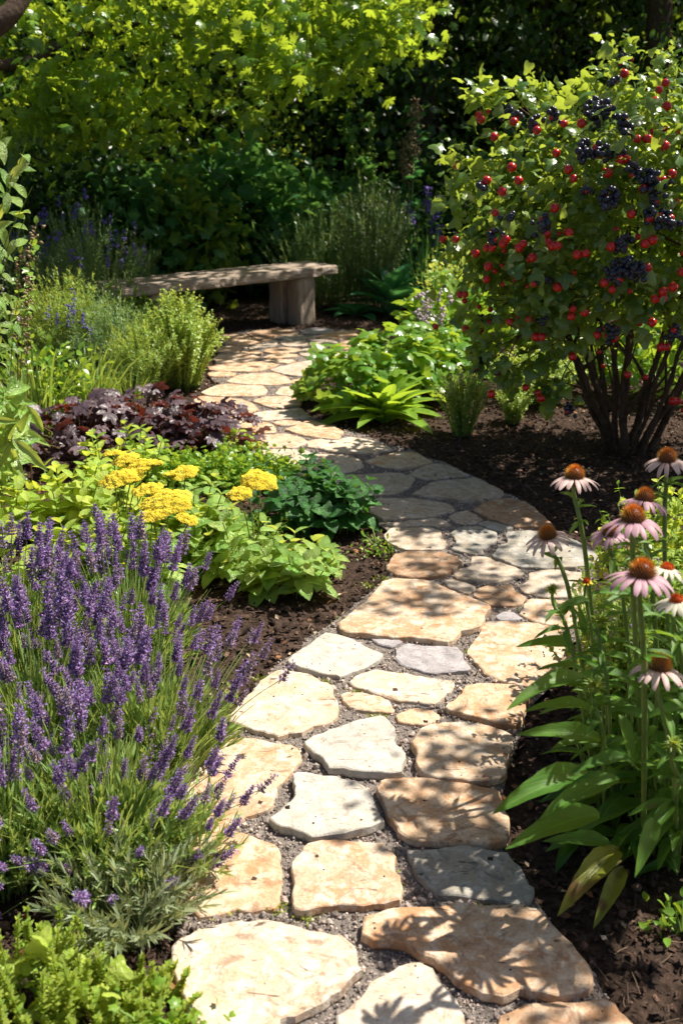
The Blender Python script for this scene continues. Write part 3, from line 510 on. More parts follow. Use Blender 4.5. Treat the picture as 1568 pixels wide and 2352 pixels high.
# ------------------------------------------------------------------ plant materials
stem_g = simple('green_stem', (.15, .24, .05), (.26, .36, .08), .5, 20, .3, trans=.15)
stem_r = simple('reddish_stem', (.20, .10, .06), (.26, .20, .08), .6, 20, .3)
bark = simple('bark', (.060, .040, .028), (.125, .088, .062), .9, 30, .15, .9, 45)
bark_d = simple('dark_bark', (.040, .030, .022), (.085, .066, .05), .9, 14, .15, .9, 25)
lav_leaf = leafmat('lavender_leaf', (.14, .27, .06), (.33, .45, .17), trans=.3)
lav_grey = leafmat('lavender_grey_leaf', (.17, .23, .12), (.32, .38, .24), trans=.25)
lav_cal = simple('lavender_calyx', (.20, .12, .28), (.36, .25, .43), .7, 120, .2, island=True, trans=.2)
lav_old = simple('faded_calyx', (.26, .20, .24), (.40, .33, .34), .8, 120, .2, island=True, trans=.2)
lav_pet = simple('lavender_petal', (.31, .20, .58), (.57, .42, .76), .6, 90, .2, trans=.35)
mint_m = leafmat('mint_leaf', (.15, .38, .055), (.42, .60, .14), trans=.36, gloss=.11, rough=.3, vein=.45, veinc=(.42, .50, .22), quilt=.9)
mint_d = leafmat('dark_mint_leaf', (.025, .12, .025), (.06, .20, .035), trans=.25, gloss=.07, rough=.38, vein=.3, quilt=.8)
mint_y = leafmat('chartreuse_leaf', (.22, .42, .05), (.52, .62, .10), trans=.4, gloss=.06, rough=.4, vein=.4, veinc=(.5, .52, .2), quilt=.6)
yar_y = simple('yarrow_yellow', (.90, .70, .035), (.97, .84, .14), .8, 300, .1, island=False, trans=.2)
heu_m = leafmat('heuchera_leaf', (.045, .028, .036), (.16, .115, .135), tc=(.45, .07, .02), trans=.18, gloss=.07, rough=.42, vein=.5, veinc=(.02, .01, .015), quilt=.5)
pars_m = leafmat('parsley_leaf', (.12, .27, .03), (.27, .42, .06), trans=.35)
thyme_m = leafmat('thyme_leaf', (.21, .38, .07), (.42, .56, .16), trans=.4)
fen_m = leafmat('feathery_leaf', (.20, .38, .07), (.42, .56, .14), trans=.4)
blue_m = leafmat('bluish_leaf', (.13, .26, .10), (.26, .38, .17), trans=.33)
grass_m = leafmat('blade', (.08, .19, .04), (.28, .40, .10), trans=.35, gloss=.08, rough=.3)
host_m = leafmat('hosta_leaf', (.035, .18, .065), (.08, .27, .11), trans=.28, gloss=.06, rough=.4, vein=.25)
strap_m = leafmat('strap_leaf', (.10, .28, .04), (.28, .44, .06), trans=.4, gloss=.09, rough=.28, vein=.35)
ger_m = leafmat('lobed_leaf', (.07, .22, .03), (.24, .38, .05), trans=.38, gloss=.08, rough=.3)
ech_m = leafmat('coneflower_leaf', (.055, .17, .02), (.14, .27, .035), trans=.36, gloss=.045, rough=.48, vein=.3, spot=(.20, .17, .05), spt=(.67, .71))
ech_y = leafmat('yellowing_leaf', (.20, .26, .03), (.30, .32, .04), trans=.35, vein=.3, spot=(.12, .07, .02))
curr_m = leafmat('currant_leaf', (.035, .14, .025), (.26, .38, .07), trans=.40, gloss=.12, rough=.3)
maple_m = leafmat('maple_leaf', (.03, .13, .015), (.19, .37, .035), tc=(.64, .78, .045), trans=.5, gloss=.08, rough=.32)
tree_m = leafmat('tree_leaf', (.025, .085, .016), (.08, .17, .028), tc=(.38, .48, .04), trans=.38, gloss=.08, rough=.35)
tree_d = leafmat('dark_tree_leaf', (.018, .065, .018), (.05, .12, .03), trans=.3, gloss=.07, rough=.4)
shrub_m = leafmat('shrub_leaf', (.04, .15, .05), (.10, .25, .08), trans=.38)
shrub_y = leafmat('yellow_green_leaf', (.10, .22, .03), (.22, .32, .05), trans=.4)
rose_m = leafmat('rosemary_leaf', (.08, .155, .06), (.17, .255, .11), trans=.28)
salv_p = simple('salvia_flower', (.14, .09, .45), (.30, .20, .60), .7, 60, .2, trans=.3)
buff_m = simple('seed_head', (.30, .22, .13), (.45, .34, .22), .9, 60, .1, trans=.3)
pink_m = simple('pale_flower', (.55, .42, .50), (.75, .65, .70), .8, 60, .1, trans=.3)
red_m = simple('red_berry', (.52, .006, .010), (.68, .02, .015), .22, 8, .5, coat=.4)
blk_m = simple('black_berry', (.010, .012, .028), (.022, .026, .055), .3, 20, .5, coat=.3)

# ------------------------------------------------------------------ plant kit
def unit_dirs(n, up=.2):
    d = nrm(rv(n)); d[:, 2] = d[:, 2] * .6 + up; return nrm(d)
def bez(a, b, c, k=6):
    t = np.linspace(0, 1, k)[None, :, None]; return (1 - t) ** 2 * a[:, None] + 2 * t * (1 - t) * b[:, None] + t ** 2 * c[:, None]
def crown_pts(n, rad, centre, clumps, spread, shell=.55, squash=1.0):
    """leaf positions in clumps spread through an ellipsoid's volume, denser toward the outside"""
    rad = np.array(rad, float); c = nrm(rv(clumps)) * (shell + (1 - shell) * ru(0, 1, (clumps, 1)) ** .5) * ru(.85, 1.08, (clumps, 1))
    w = RNG.random(clumps) ** 1.2 + .15; k = RNG.choice(clumps, n, p=w / w.sum())
    p = c[k] * rad + RNG.normal(size=(n, 3)) * spread * (.6 + .8 * w[k])[:, None]
    p[:, 2] *= squash
    return p + np.array(centre), nrm(c[k] * .7 + rv(n, .45))
def arc_stems(n, r0, r1, H, k=6, drop=.35, jit=.03, lean=(0, 0), hmin=.8):
    a = ru(0, 6.2832, n); f = np.sqrt(ru(0, 1, n)); cs = np.stack([np.cos(a), np.sin(a)], -1)
    b = np.column_stack([cs * (r0 * f)[:, None], 0 * a]); z = H * (1 - drop * f ** 2) * ru(hmin, 1.1, n)
    t = np.column_stack([cs * (r1 * f)[:, None] + np.array(lean) + RNG.normal(size=(n, 2)) * jit, z])
    m = b + (t - b) * np.array([.3, .3, .62]); return bez(b, m, t, k)
def sprigs(g, P_, tpl, per, size, spread=.7, mi=0, t0=.1, upw=.5):
    """leaves all along the given stems"""
    m, k, _ = P_.shape; t = ru(t0, 1, (m, per)) * (k - 1.001); i = t.astype(int); f = (t - i)[..., None]
    A = np.take_along_axis(P_, i[..., None].repeat(3, 2), 1); B = np.take_along_axis(P_, (i + 1)[..., None].repeat(3, 2), 1)
    p = (A * (1 - f) + B * f).reshape(-1, 3); ax = nrm(B - A).reshape(-1, 3)
    r = nrm(rv(len(p)) - 0 * ax); d = nrm(r * spread + ax * upw); s = size * ru(.65, 1.2, len(p))
    g.inst(tpl, p, d, ax, s, mi)
def leafbush(name, label, cat, loc, tpl, mat, n, rad, cz, size, clumps=30, spread=.06, group=None, nst=10, smat=None, shell=.5, upbias=.35, stem_r0=.006, face_up=.8):
    t = thing(name, label, cat, loc, group); rad = np.array(rad, float)
    p, d = crown_pts(n, rad, (0, 0, cz), clumps, spread, shell); p[:, 2] = np.maximum(p[:, 2], .015)
    d[:, 2] += upbias; up = np.array([0, 0, face_up]) + rv(n, .45)
    g = Geo(); g.inst(tpl, p, d, up, size * ru(.6, 1.25, n)); g.build('foliage', mat, t)
    tips = p[RNG.choice(n, nst)]; b = tips * np.array([.12, .12, 0]); g = Geo()
    P_ = bez(b, b + (tips - b) * np.array([.35, .35, .65]), tips, 6); g.tubes(P_, np.linspace(stem_r0, stem_r0 * .35, 6)[None], 5)
    g.build('stem', smat or stem_g, t); return t

# ------------------------------------------------------------------ lavender
def spike_mesh(seed):
    global RNG
    keep = RNG; RNG = np.random.default_rng(seed); g = Geo(); L = RNG.uniform(.044, .064); nw = int(L / .0066)
    for i in range(nw):
        f = i / (nw - 1); z = L * (f + .0) * (.96 if i else -.12); r = .0082 * (1.0 - .55 * f ** 1.8) * (.75 if i in (1, 2) and seed % 2 else 1) * RNG.uniform(.85, 1.15); nb = int(9 - 4 * f)
        a = np.arange(nb) * 6.283 / nb + i * .7 + RNG.normal(size=nb) * .12
        rad = np.stack([np.cos(a), np.sin(a), 0 * a], -1)
        g.inst(T_BUD, rad * r * .35 + [0, 0, z], rad * 1.0 + [0, 0, .75 + f], (0, 0, 1), np.column_stack([np.full(nb, r * 1.15), ru(.9, 1.25, nb) * r * 1.25, np.full(nb, r * 1.15)]), 0)
        q = RNG.random(nb) < .62
        if q.any(): 
            for da in (-.25, .25):
                g.inst(T_KITE, rad[q] * r * 1.25 + [0, 0, z + .003], rad[q] * .8 + rv(q.sum(), .5) + [0, 0, .5], rad[q] + [0, 0, .4], ru(.6, 1.0, q.sum()) * .0062, 1)
    g.tubes(np.array([[[0, 0, -.012], [0, 0, L * .5], [0, 0, L * .95]]]), .0011, 4, 0)
    me = g.mesh('flower_spike', [lav_old if seed in (3, 6) else lav_cal, lav_pet], smooth=False); RNG = keep; return me
SPK = [spike_mesh(s) for s in range(8)]
def lavender(label, loc, n, rad, H, lean=(0, 0), drop=.35, leaf_n=260, grey=False, jit=.03, hs=1.0, hmin=.72):
    t = thing('lavender_plant', label, 'lavender', loc, 'lavender plants beside the path')
    S = arc_stems(n, rad * .45, rad, H, 7, drop, jit, lean, hmin); g = Geo()
    g.tubes(S, np.full((1, 7), .0013), 3)
    ns = arc_stems(int(n * 3.2), rad * .5, rad * .95, H * .8, 6, drop, jit, lean); g.blades(ns, np.linspace(.0018, .0009, 6)[None])
    g.build('stems', lav_leaf, t, kind='stuff')
    B = arc_stems(leaf_n, rad * .5, rad * .78, H * .52, 5, .45, .02); g = Geo()
    g.tubes(B, np.full((1, 5), .0012), 3); sprigs(g, B, T_NEEDLE, 26, .044, .34, upw=1.0)
    g.build('foliage', [lav_grey if grey else lav_leaf], t)
    for k in range(n):
        d = Vector(S[k, -1] - S[k, -2]).normalized() + Vector((0, 0, .7)); o = bpy.data.objects.new('flower_spike', SPK[k % 8]); COL.objects.link(o); o.parent = t
        s = random.uniform(.7, 1.4) * hs
        o.matrix_local = Matrix.Translation(Vector(S[k, -1])) @ d.to_track_quat('Z', 'Y').to_matrix().to_4x4() @ Matrix.Rotation(random.uniform(0, 6.28), 4, 'Z') @ Matrix.Diagonal((s, s, s * random.uniform(.85, 1.2), 1))
    return t
lavender('back lavender nearest the mint, its violet heads in front of the yellow yarrow', G(300, 1545), 78, .27, .40, (.01, .02))
lavender('back lavender at the left edge of the photo, below the broad pale leaves', G(40, 1560), 80, .30, .42, (0, 0))
lavender('middle lavender touching the walk, its dense deep violet heads leaning over the tan stones', G(350, 1760), 78, .26, .36, (.02, .02))
lavender('middle lavender with dark heads at the left, next to the one leaning over the stones', G(110, 1755), 76, .27, .40, (0, 0), hs=1.1)
lavender('front lavender with few scattered heads over long green stems', G(230, 1960), 80, .28, .36, (.01, -.02), hs=.9, hmin=.25, drop=.55)
lavender('front corner lavender at the left edge with sparse pale violet heads', G(0, 1990), 66, .27, .38, (-.02, 0), hs=.95, hmin=.28, drop=.5)
# thin outlier lavender over the stones
t = thing('lavender_plant', 'small lavender whose bare stems splay flat over the orange stone', 'lavender', G(395, 1995), 'lavender plants beside the path')
base = np.array(G(395, 1995)); tipsD = [(556, 1845, .16), (524, 1915, .12), (478, 1905, .13), (520, 1855, .20), (484, 1990, .07), (430, 2095, .04), (450, 1965, .10), (455, 2060, .05), (498, 1870, .2), (480, 1760, .28), (505, 1700, .30), (470, 1840, .24)]
T_ = np.array([G(*q) for q in tipsD]) - base; B_ = np.zeros_like(T_) + rv(len(T_), .015) * [1, 1, 0]; Mi = B_ + (T_ - B_) * [.5, .5, .85]
S = bez(B_, Mi, T_, 7); g = Geo(); g.tubes(S, np.full((1, 7), .0012), 4); g.build('stems', lav_leaf, t)
for k in range(len(T_)):
    d = Vector(S[k, -1] - S[k, -2]) + Vector((0, 0, .03)); o = bpy.data.objects.new('flower_spike', SPK[k % 8]); COL.objects.link(o); o.parent = t
    s = [.9, 1.0, .7, .8, .5, .7, .5, .45, .9, 1, 1, 1][k]; o.matrix_local = Matrix.Translation(Vector(S[k, -1])) @ d.to_track_quat('Z', 'Y').to_matrix().to_4x4() @ Matrix.Scale(s, 4)
Bq = arc_stems(120, .08, .17, .14, 5, .3, .02); g = Geo(); sprigs(g, Bq, T_NEEDLE, 22, .035, .5, upw=.9); g.build('foliage', lav_leaf, t)

def tuft(name, label, cat, loc, mat, n, r0, r1, H, wd, group=None, drop=.3, lean=(0, 0), k=7, droop=0.0, part_name='foliage'):
    t = thing(name, label, cat, loc, group); S = arc_stems(n, r0, r1, H, k, drop, r1 * .15, lean)
    if droop: 
        tt = np.linspace(0, 1, k)[None, :, None]; out = (S[:, -1:, :] - S[:, :1, :]) * [1, 1, 0]
        S = S + out * tt ** 3 * droop * .8; S[..., 2] -= (tt[..., 0] ** 3) * H * droop * ru(.2, 1.4, (n, 1))
    g = Geo(); w = wd * ru(.6, 1.2, (n, 1)) * np.array([.7, 1, 1, .9, .7, .45, .08])[None, :k]
    g.blades(S, w); g.build(part_name, mat, t); return t
def sprigbush(name, label, cat, loc, mat, tpl, n, r0, r1, H, per, size, group=None, drop=.3, lean=(0, 0), smat=None, spread=.8, upw=.6, flowers=None):
    t = thing(name, label, cat, loc, group); S = arc_stems(n, r0, r1, H, 7, drop, r1 * .12, lean); g = Geo()
    sprigs(g, S, tpl, per, size, spread, upw=upw); g.build('foliage', mat, t)
    g = Geo(); g.tubes(S, np.linspace(.0022, .0010, 7)[None], 3); g.build('stems', smat or stem_g, t, kind='stuff')
    if flowers:
        fm, fn, fs = flowers; k = RNG.choice(n, min(fn, n), False); g = Geo()
        for q in k: 
            m = 14; p = S[q, -1] + np.column_stack([RNG.normal(size=(m, 2)) * .006, ru(-.05, .02, m)]); g.inst(T_BUD, p, rv(m) + [0, 0, .5], (0, 0, 1), fs * ru(.6, 1.2, m))
        g.build('flowers', fm, t, kind='stuff')
    return t
sprigbush('silver_leaf_plant', 'silvery green feathery foliage tuft in front of the lavender, above the mulch gap', 'foliage plant', G(285, 2160), lav_grey, T_NEEDLE, 60, .05, .19, .17, 34, .036, spread=.55, upw=.9)
sprigbush('silver_leaf_plant', 'low silvery tuft at the mulch edge by the largest cream stone', 'foliage plant', G(370, 2110), lav_grey, T_NEEDLE, 40, .03, .12, .13, 30, .03, spread=.55, upw=.9)

# ------------------------------------------------------------------ bottom left herbs
def sedum(label, loc, n, rad, H, size=.016):
    t = thing('stonecrop', label, 'stonecrop', loc, 'bright green herbs at the near left corner'); S = arc_stems(n, rad * .8, rad, H, 6, .2, .015); g = Geo()
    for k in range(n):
        m = 46; f = np.sort(ru(.15, 1, m)); i = (f * 4.999).astype(int); p = S[k][i] + (S[k][i + 1] - S[k][i]) * ((f * 4.999) - i)[:, None]
        a = np.arange(m) * 2.4; d = np.stack([np.cos(a), np.sin(a), .35 + f], -1); g.inst(T_OVAL, p, d, (0, 0, 1), size * (1.1 - .45 * f) * ru(.8, 1.1, m))
    g.tubes(S, np.full((1, 6), .0016), 4); g.build('foliage', mint_y, t); return t
sedum('pale green stonecrop mat along the bottom edge left of the largest cream stone', G(330, 2370), 34, .10, .10)
sedum('taller whorled stonecrop sprigs at the bottom left corner', G(80, 2330), 26, .12, .19, .018)
sedum('stonecrop mat between the round leaves and the bottom edge', G(200, 2400), 34, .12, .10)
sedum('slim stonecrop sprigs standing against the dark gap under the lavender', G(215, 2290), 7, .05, .14, .017)
leafbush('strawberry_plant', 'low plant with smooth round bright leaves between the stonecrop sprigs', 'ground cover plant', G(130, 2330), T_CURR, mint_y, 44, (.11, .08, .05), .07, .055, 16, .015, upbias=.1)
leafbush('parsley_plant', 'lobed bright green herb at the bottom edge beside the largest cream stone', 'herb', G(390, 2420), T_LOBED, pars_m, 200, (.09, .08, .04), .05, .026, 20, .02)

# ------------------------------------------------------------------ mint and other opposite leaved herbs
def mint(label, loc, mat, n, rad, H, size, group='broad leaved mint plants', name='mint_plant', nodes=4, tilt=.22):
    t = thing(name, label, 'mint', loc, group); g = Geo(); S = arc_stems(n, rad * .45, rad, H, 7, .4, .02)
    for k in range(n):
        a0 = random.uniform(0, 3.14)
        for j in range(nodes + 1):
            f = .25 + .75 * j / nodes; i = min(5, int(f * 6)); p = S[k][i] + (S[k][i + 1] - S[k][i]) * (f * 6 - i); ax = nrm(S[k][i + 1] - S[k][i])
            for q in range(2):
                a = a0 + j * 1.571 + q * 3.1416 + random.gauss(0, .2); s = size * (1.15 - .55 * (j / nodes) ** 1.5) * random.uniform(.8, 1.15)
                u = np.cross(ax, [0.3, .2, 1]); u = nrm(u); v = np.cross(ax, u); out = u * math.cos(a) + v * math.sin(a)
                d = out + ax * (.15 + .9 * (j / nodes) ** 2 * .8) + np.array([0, 0, tilt * random.uniform(-.4, 1)])
                g.inst(T_MINT, p[None], d[None], (ax + [0, 0, .4])[None], np.array([s]))
    g.build('foliage', mat, t); g = Geo(); g.tubes(S, np.full((1, 7), .0022), 5); g.build('stems', stem_g, t, kind='stuff'); return t
mint('large bright mint with textured pale leaves, closest to the wide shaded slab', G(660, 1365), mint_m, 14, .20, .22, .082, nodes=4)
mint('bright mint clump between the lavender heads and the mulch', G(555, 1330), mint_m, 12, .19, .24, .082, nodes=4)
mint('small low bright mint sprig at the mulch edge right of the mint clumps', G(755, 1310), mint_m, 5, .07, .10, .062)
mint('bright mint just below the small right yarrow heads', G(490, 1250), mint_m, 10, .16, .25, .080, nodes=4)
mint('tall bright mint whose tips stand behind the lavender heads', G(430, 1330), mint_m, 10, .16, .27, .080, nodes=4)
mint('dark green mint bush leaning over the grey stones', G(775, 1225), mint_d, 16, .20, .22, .080)
mint('dark green mint behind the bright clump', G(660, 1210), mint_d, 13, .19, .24, .078)
mint('dark mint tip standing highest against the sunlit stones', G(715, 1165), mint_d, 8, .12, .24, .072)
mint('yellow green leafy herb left of the yarrow heads', G(175, 1240), mint_y, 18, .22, .33, .085, None)
mint('pale leafy herb at the left edge above the lavender', G(30, 1260), mint_y, 14, .22, .25, .090, None)
mint('leafy lime herb around the front yarrow head', G(345, 1310), mint_y, 20, .2, .31, .075, None)
mint('bright textured mint right of the front yarrow head, behind the lavender tips', G(450, 1290), mint_m, 16, .17, .29, .080)
mint('yellow green herb sprig rising between two yarrow heads', G(335, 1130), mint_y, 9, .12, .32, .07, None)
mint('bright broad leaved herb hiding the stems of the front yarrow head', G(330, 1405), mint_m, 13, .17, .31, .085, None)
mint('lime broad leaved herb behind the lavender tips, below the left yarrow', G(215, 1400), mint_y, 14, .19, .31, .085, None)
mint('pale broad leaved herb behind the lavender tips at the far left', G(80, 1400), mint_y, 14, .19, .28, .085, None)
mint('yellow green herb with the back yarrow heads', G(250, 1170), mint_y, 13, .18, .30, .08, None)

# ------------------------------------------------------------------ yarrow
def corymb(r):
    g = Geo(); n = int(520 * (r / .045) ** 2) + 60; a = np.arange(n) * 2.39996; f = np.sqrt(np.arange(n) / n); rr = r * f * (1 + .10 * np.sin(a * 5))
    lump = .006 * vn(rr * np.cos(a), rr * np.sin(a), r * 99, 70)
    p = np.column_stack([rr * np.cos(a), rr * np.sin(a), .34 * r * (1 - f ** 2.4) + lump + ru(-.001, .001, n)])
    g.inst(octa(.5, .8, .5), p, np.column_stack([p[:, :2] / r, np.ones(n)]), (1, 0, 0), .0062 * ru(.7, 1.15, n)); 
    m = 26; b = np.zeros((m, 3)) + [0, 0, -.5 * r]; k = RNG.choice(n, m); g.tubes(bez(b, b * .4 + p[k] * .45, p[k], 4), np.full((1, 4), .001), 3, 1); return g
def yarrow(label, loc, heads):
    t = thing('yarrow_plant', label, 'yarrow', loc, 'yellow yarrow plants'); b0 = np.array(loc); tips = []
    for (x, y, w, ang) in heads:
        zc = 3.35 - (y - 1100) * .0018; p = P(x, y, zc); r = w * .50 / 2350 * zc; h = corymb(r).build('flower_head', [yar_y, stem_g], t, smooth=False)
        h.location = p - Vector(loc); h.rotation_euler = (R(random.uniform(6, 20)), R(random.uniform(-12, 12)), random.uniform(0, 6)); tips.append(np.array(h.location) - [0, 0, .5 * r])
    T2 = np.array(tips); B2 = T2 * [.25, .25, 0]; g = Geo(); g.tubes(bez(B2, T2 * [.5, .5, .6], T2, 6), np.full((1, 6), .0024), 5)
    for k, s in enumerate([g]): s.build('stem', stem_g, t)
    S = arc_stems(24, .05, .14, .18, 6, .3, .02); g = Geo(); sprigs(g, S, T_NEEDLE, 26, .022, .8); g.build('foliage', pars_m, t)
yarrow('yarrow with the widest front flower head just above the lavender', G(380, 1330), [(385, 1157, 116, 0), (352, 1185, 60, 0), (430, 1195, 50, 0), (340, 1128, 70, 0)])
yarrow('yarrow at the left with several overlapping yellow heads', G(275, 1260), [(275, 1103, 92, 0), (318, 1075, 66, 0), (290, 1058, 60, 0), (262, 1046, 48, 0), (300, 1094, 55, 0), (352, 1068, 46, 0)])
yarrow('yarrow with a head facing the dark heuchera, mid row', G(425, 1250), [(424, 1088, 64, 0), (395, 1094, 40, 0)])
yarrow('yarrow at the right with two separate heads against the dark mint', G(590, 1280), [(598, 1105, 80, 0), (552, 1136, 58, 0), (570, 1112, 36, 0)])

# ------------------------------------------------------------------ heuchera, low green herbs
def rosette(name, label, cat, loc, tpl, mat, n, rad, H, size, group=None, flat=.55, smat=None):
    t = thing(name, label, cat, loc, group); a = ru(0, 6.283, n); f = np.sqrt(ru(0.0, 1, n)); z = H * (1 - .65 * f ** 2) * ru(.65, 1.1, n)
    p = np.column_stack([rad * f * np.cos(a), rad * f * np.sin(a), z]); out = np.column_stack([np.cos(a), np.sin(a), 0 * a + .15]); up = np.column_stack([np.cos(a) * f * flat, np.sin(a) * f * flat, 0 * a + 1]) + rv(n, .33)
    g = Geo(); g.inst(tpl, p, out + rv(n, .4), up, size * ru(.6, 1.2, n)); g.build('foliage', mat, t)
    g = Geo(); k = RNG.choice(n, min(n, 60), False); g.tubes(bez(p[k] * [.1, .1, 0], p[k] * [.4, .4, .8], p[k], 5), np.full((1, 5), .0016), 4); g.build('stems', smat or stem_r, t, kind='stuff'); return t
hg = 'dark purple heuchera plants'
rosette('heuchera', 'dark purple heuchera with silvery lobed leaves, leftmost of the dark row', 'heuchera', G(190, 1055), T_HEUCH, heu_m, 130, .32, .27, .12, hg)
rosette('heuchera', 'dark heuchera in the middle of the dark row, red leaves along its top', 'heuchera', G(330, 1020), T_HEUCH, heu_m, 140, .32, .27, .11, hg)
rosette('heuchera', 'dark heuchera at the path end of the dark row', 'heuchera', G(465, 1025), T_HEUCH, heu_m, 110, .27, .22, .10, hg)
rosette('ground_cover', 'tiny lime green lobed plant between the heuchera and the path stones', 'ground cover plant', G(540, 1035), T_LOBED, mint_y, 130, .12, .10, .035)
leafbush('parsley_plant', 'dense fresh green parsley behind the right yarrow heads', 'parsley', G(555, 1120), T_LOBED, pars_m, 1300, (.26, .13, .05), .07, .032, 90, .03, 'low parsley plants')
leafbush('parsley_plant', 'dense fresh green parsley behind the mid row yarrow head', 'parsley', G(430, 1125), T_LOBED, pars_m, 1000, (.22, .12, .05), .07, .032, 70, .03, 'low parsley plants')
leafbush('ground_cover', 'small creeping leaves in the mulch at the foot of the dark mint', 'ground cover plant', G(865, 1265), T_KITE, pars_m, 160, (.07, .09, .012), .02, .018, 16, .02)
leafbush('ground_cover', 'tiny yellow green seedling in the mulch left of the large ivory stone', 'ground cover plant', G(537, 1610), T_KITE, mint_y, 40, (.022, .02, .012), .02, .022, 8, .006)

# ------------------------------------------------------------------ grasses and shrubs on the left
gg = 'grassy clumps at the left'
tuft('grass_clump', 'arching green blades behind the leftmost heuchera', 'ornamental grass', G(95, 1010), grass_m, 110, .10, .26, .60, .006, gg, droop=.3, drop=.2)
tuft('grass_clump', 'green blades with pale arching tips behind the middle heuchera', 'ornamental grass', G(215, 965), grass_m, 110, .10, .26, .52, .005, gg, droop=.3, drop=.2)
tuft('grass_clump', 'short upright blades right of the other two clumps, before the light green shrub', 'ornamental grass', G(300, 960), grass_m, 70, .07, .17, .36, .004, gg, droop=.2)
sprigbush('thyme_bush', 'rounded light green small leaved bush at the inner edge of the patio, lit by sun', 'thyme bush', G(415, 895), thyme_m, T_OVAL, 300, .12, .27, .58, 80, .019, None, .45)
sprigbush('feathery_bush', 'soft feathery yellow green bush in front of the rounded light bush', 'fennel', G(330, 915), fen_m, T_NEEDLE, 190, .10, .24, .46, 100, .026, None, .4)
sprigbush('feathery_bush', 'soft bluish green bush left of the two lighter bushes', 'fennel', G(250, 890), blue_m, T_NEEDLE, 200, .12, .28, .58, 90, .028, None, .4)
sprigbush('feathery_bush', 'tall feathery green bush between the seed stalks and the bluish one', 'fennel', G(165, 880), fen_m, T_NEEDLE, 200, .14, .30, .66, 90, .03, None, .3)
leafbush('leafy_shrub', 'leafy bright herb low at the left between the grass clumps and the seed stalks', 'herb', G(90, 990), T_OVAL, ger_m, 700, (.3, .2, .2), .24, .05, 40, .06)
sprigbush('thyme_bush', 'darker green herb bush below the left end of the bench', 'herb bush', G(285, 820), pars_m, T_OVAL, 130, .14, .32, .50, 50, .028, None, .4)
sprigbush('catmint', 'thin pale violet flower stalks rising from the grass clumps', 'catmint', G(170, 960), blue_m, T_OVAL, 10, .04, .12, .66, 26, .016, None, .2, flowers=(salv_p, 10, .016))
sprigbush('salvia_bush', 'tall hazy bush with blue violet flower tips behind the left bench end', 'salvia', G(215, 800), blue_m, T_NEEDLE, 190, .2, .42, 1.02, 70, .036, 'tall flowering bushes behind the bench end', .3, flowers=(salv_p, 40, .02))
sprigbush('salvia_bush', 'tall hazy bush with violet tips at the far left, partly behind the seed stalks', 'salvia', G(80, 820), rose_m, T_NEEDLE, 150, .2, .42, .92, 70, .036, 'tall flowering bushes behind the bench end', .3, flowers=(salv_p, 16, .02))
sprigbush('salvia_bush', 'thin bush with one violet tip right above the bench end', 'salvia', G(320, 770), rose_m, T_NEEDLE, 60, .1, .22, .80, 60, .034, 'tall flowering bushes behind the bench end', .3, flowers=(salv_p, 6, .024))
# left edge plants near the camera
def stalk(name, label, cat, base, tops, tpl, mat, per, size, fl=None, sm=None, rad=.0035):
    t = thing(name, label, cat, base); B3 = np.array(base); T3 = np.array([list(p) for p in tops]) - B3
    Bs = rv(len(T3), .02) * [1, 1, 0]; S = bez(Bs, Bs + (T3 - Bs) * [.3, .3, .6], T3, 8); g = Geo(); g.tubes(S, np.linspace(rad, rad * .35, 8)[None], 5); g.build('stem', sm or stem_g, t)
    g = Geo(); sprigs(g, S, tpl, per, size, 1.0, t0=.2, upw=.45); g.build('foliage', mat, t)
    if fl:
        m, num, s, span = fl; g = Geo()
        for q in range(len(T3)):
            f = ru(1 - span, 1, num); i = (f * 6.999).astype(int); p = S[q][i] + (S[q][np.minimum(i + 1, 7)] - S[q][i]) * (f * 6.999 - i)[:, None] + rv(num, .008 if s < .03 else s * .55) ; g.inst(T_BUD, p, rv(num) + [0, 0, .3], (0, 0, 1), s * ru(.6, 1.2, num))
        g.build('seed_pods' if m is buff_m else 'flowers', m, t, kind='stuff')
    return t
stalk('broadleaf_shrub', 'shrub entering at the left edge with large oval light edged leaves', 'shrub', G(-90, 1150), [P(5, 300, 3.0), P(30, 400, 3.0), P(-10, 480, 3.0), P(-60, 380, 3.1), P(0, 620, 3.1), P(62, 330, 3.1), P(75, 430, 3.0), P(60, 500, 3.1)], T_OVATE, mint_m, 30, .070)
stalk('seed_stalk_plant', 'reddish brown seed stalk standing before the hazy bush at the left edge', 'seed stalk', G(55, 1120), [P(85, 510, 3.6), P(50, 560, 3.6), P(70, 620, 3.6)], T_OVAL, pars_m, 22, .035, (buff_m, 60, .018, .45), stem_r)
stalk('seed_stalk_plant', 'greenish stalk with curled leaves at the very left edge', 'seed stalk', G(15, 1120), [P(10, 640, 3.4), P(40, 700, 3.4)], T_OVATE, mint_m, 26, .05, (pink_m, 20, .012, .2))
stalk('comfrey_plant', 'broad pale leaved plant at the left edge beside the grass blades', 'comfrey', G(0, 1165), [P(10, 900, 3.3), P(60, 930, 3.4), P(-30, 960, 3.3), P(30, 1010, 3.3), P(-40, 880, 3.4)], T_LANCE, mint_m, 26, .13)

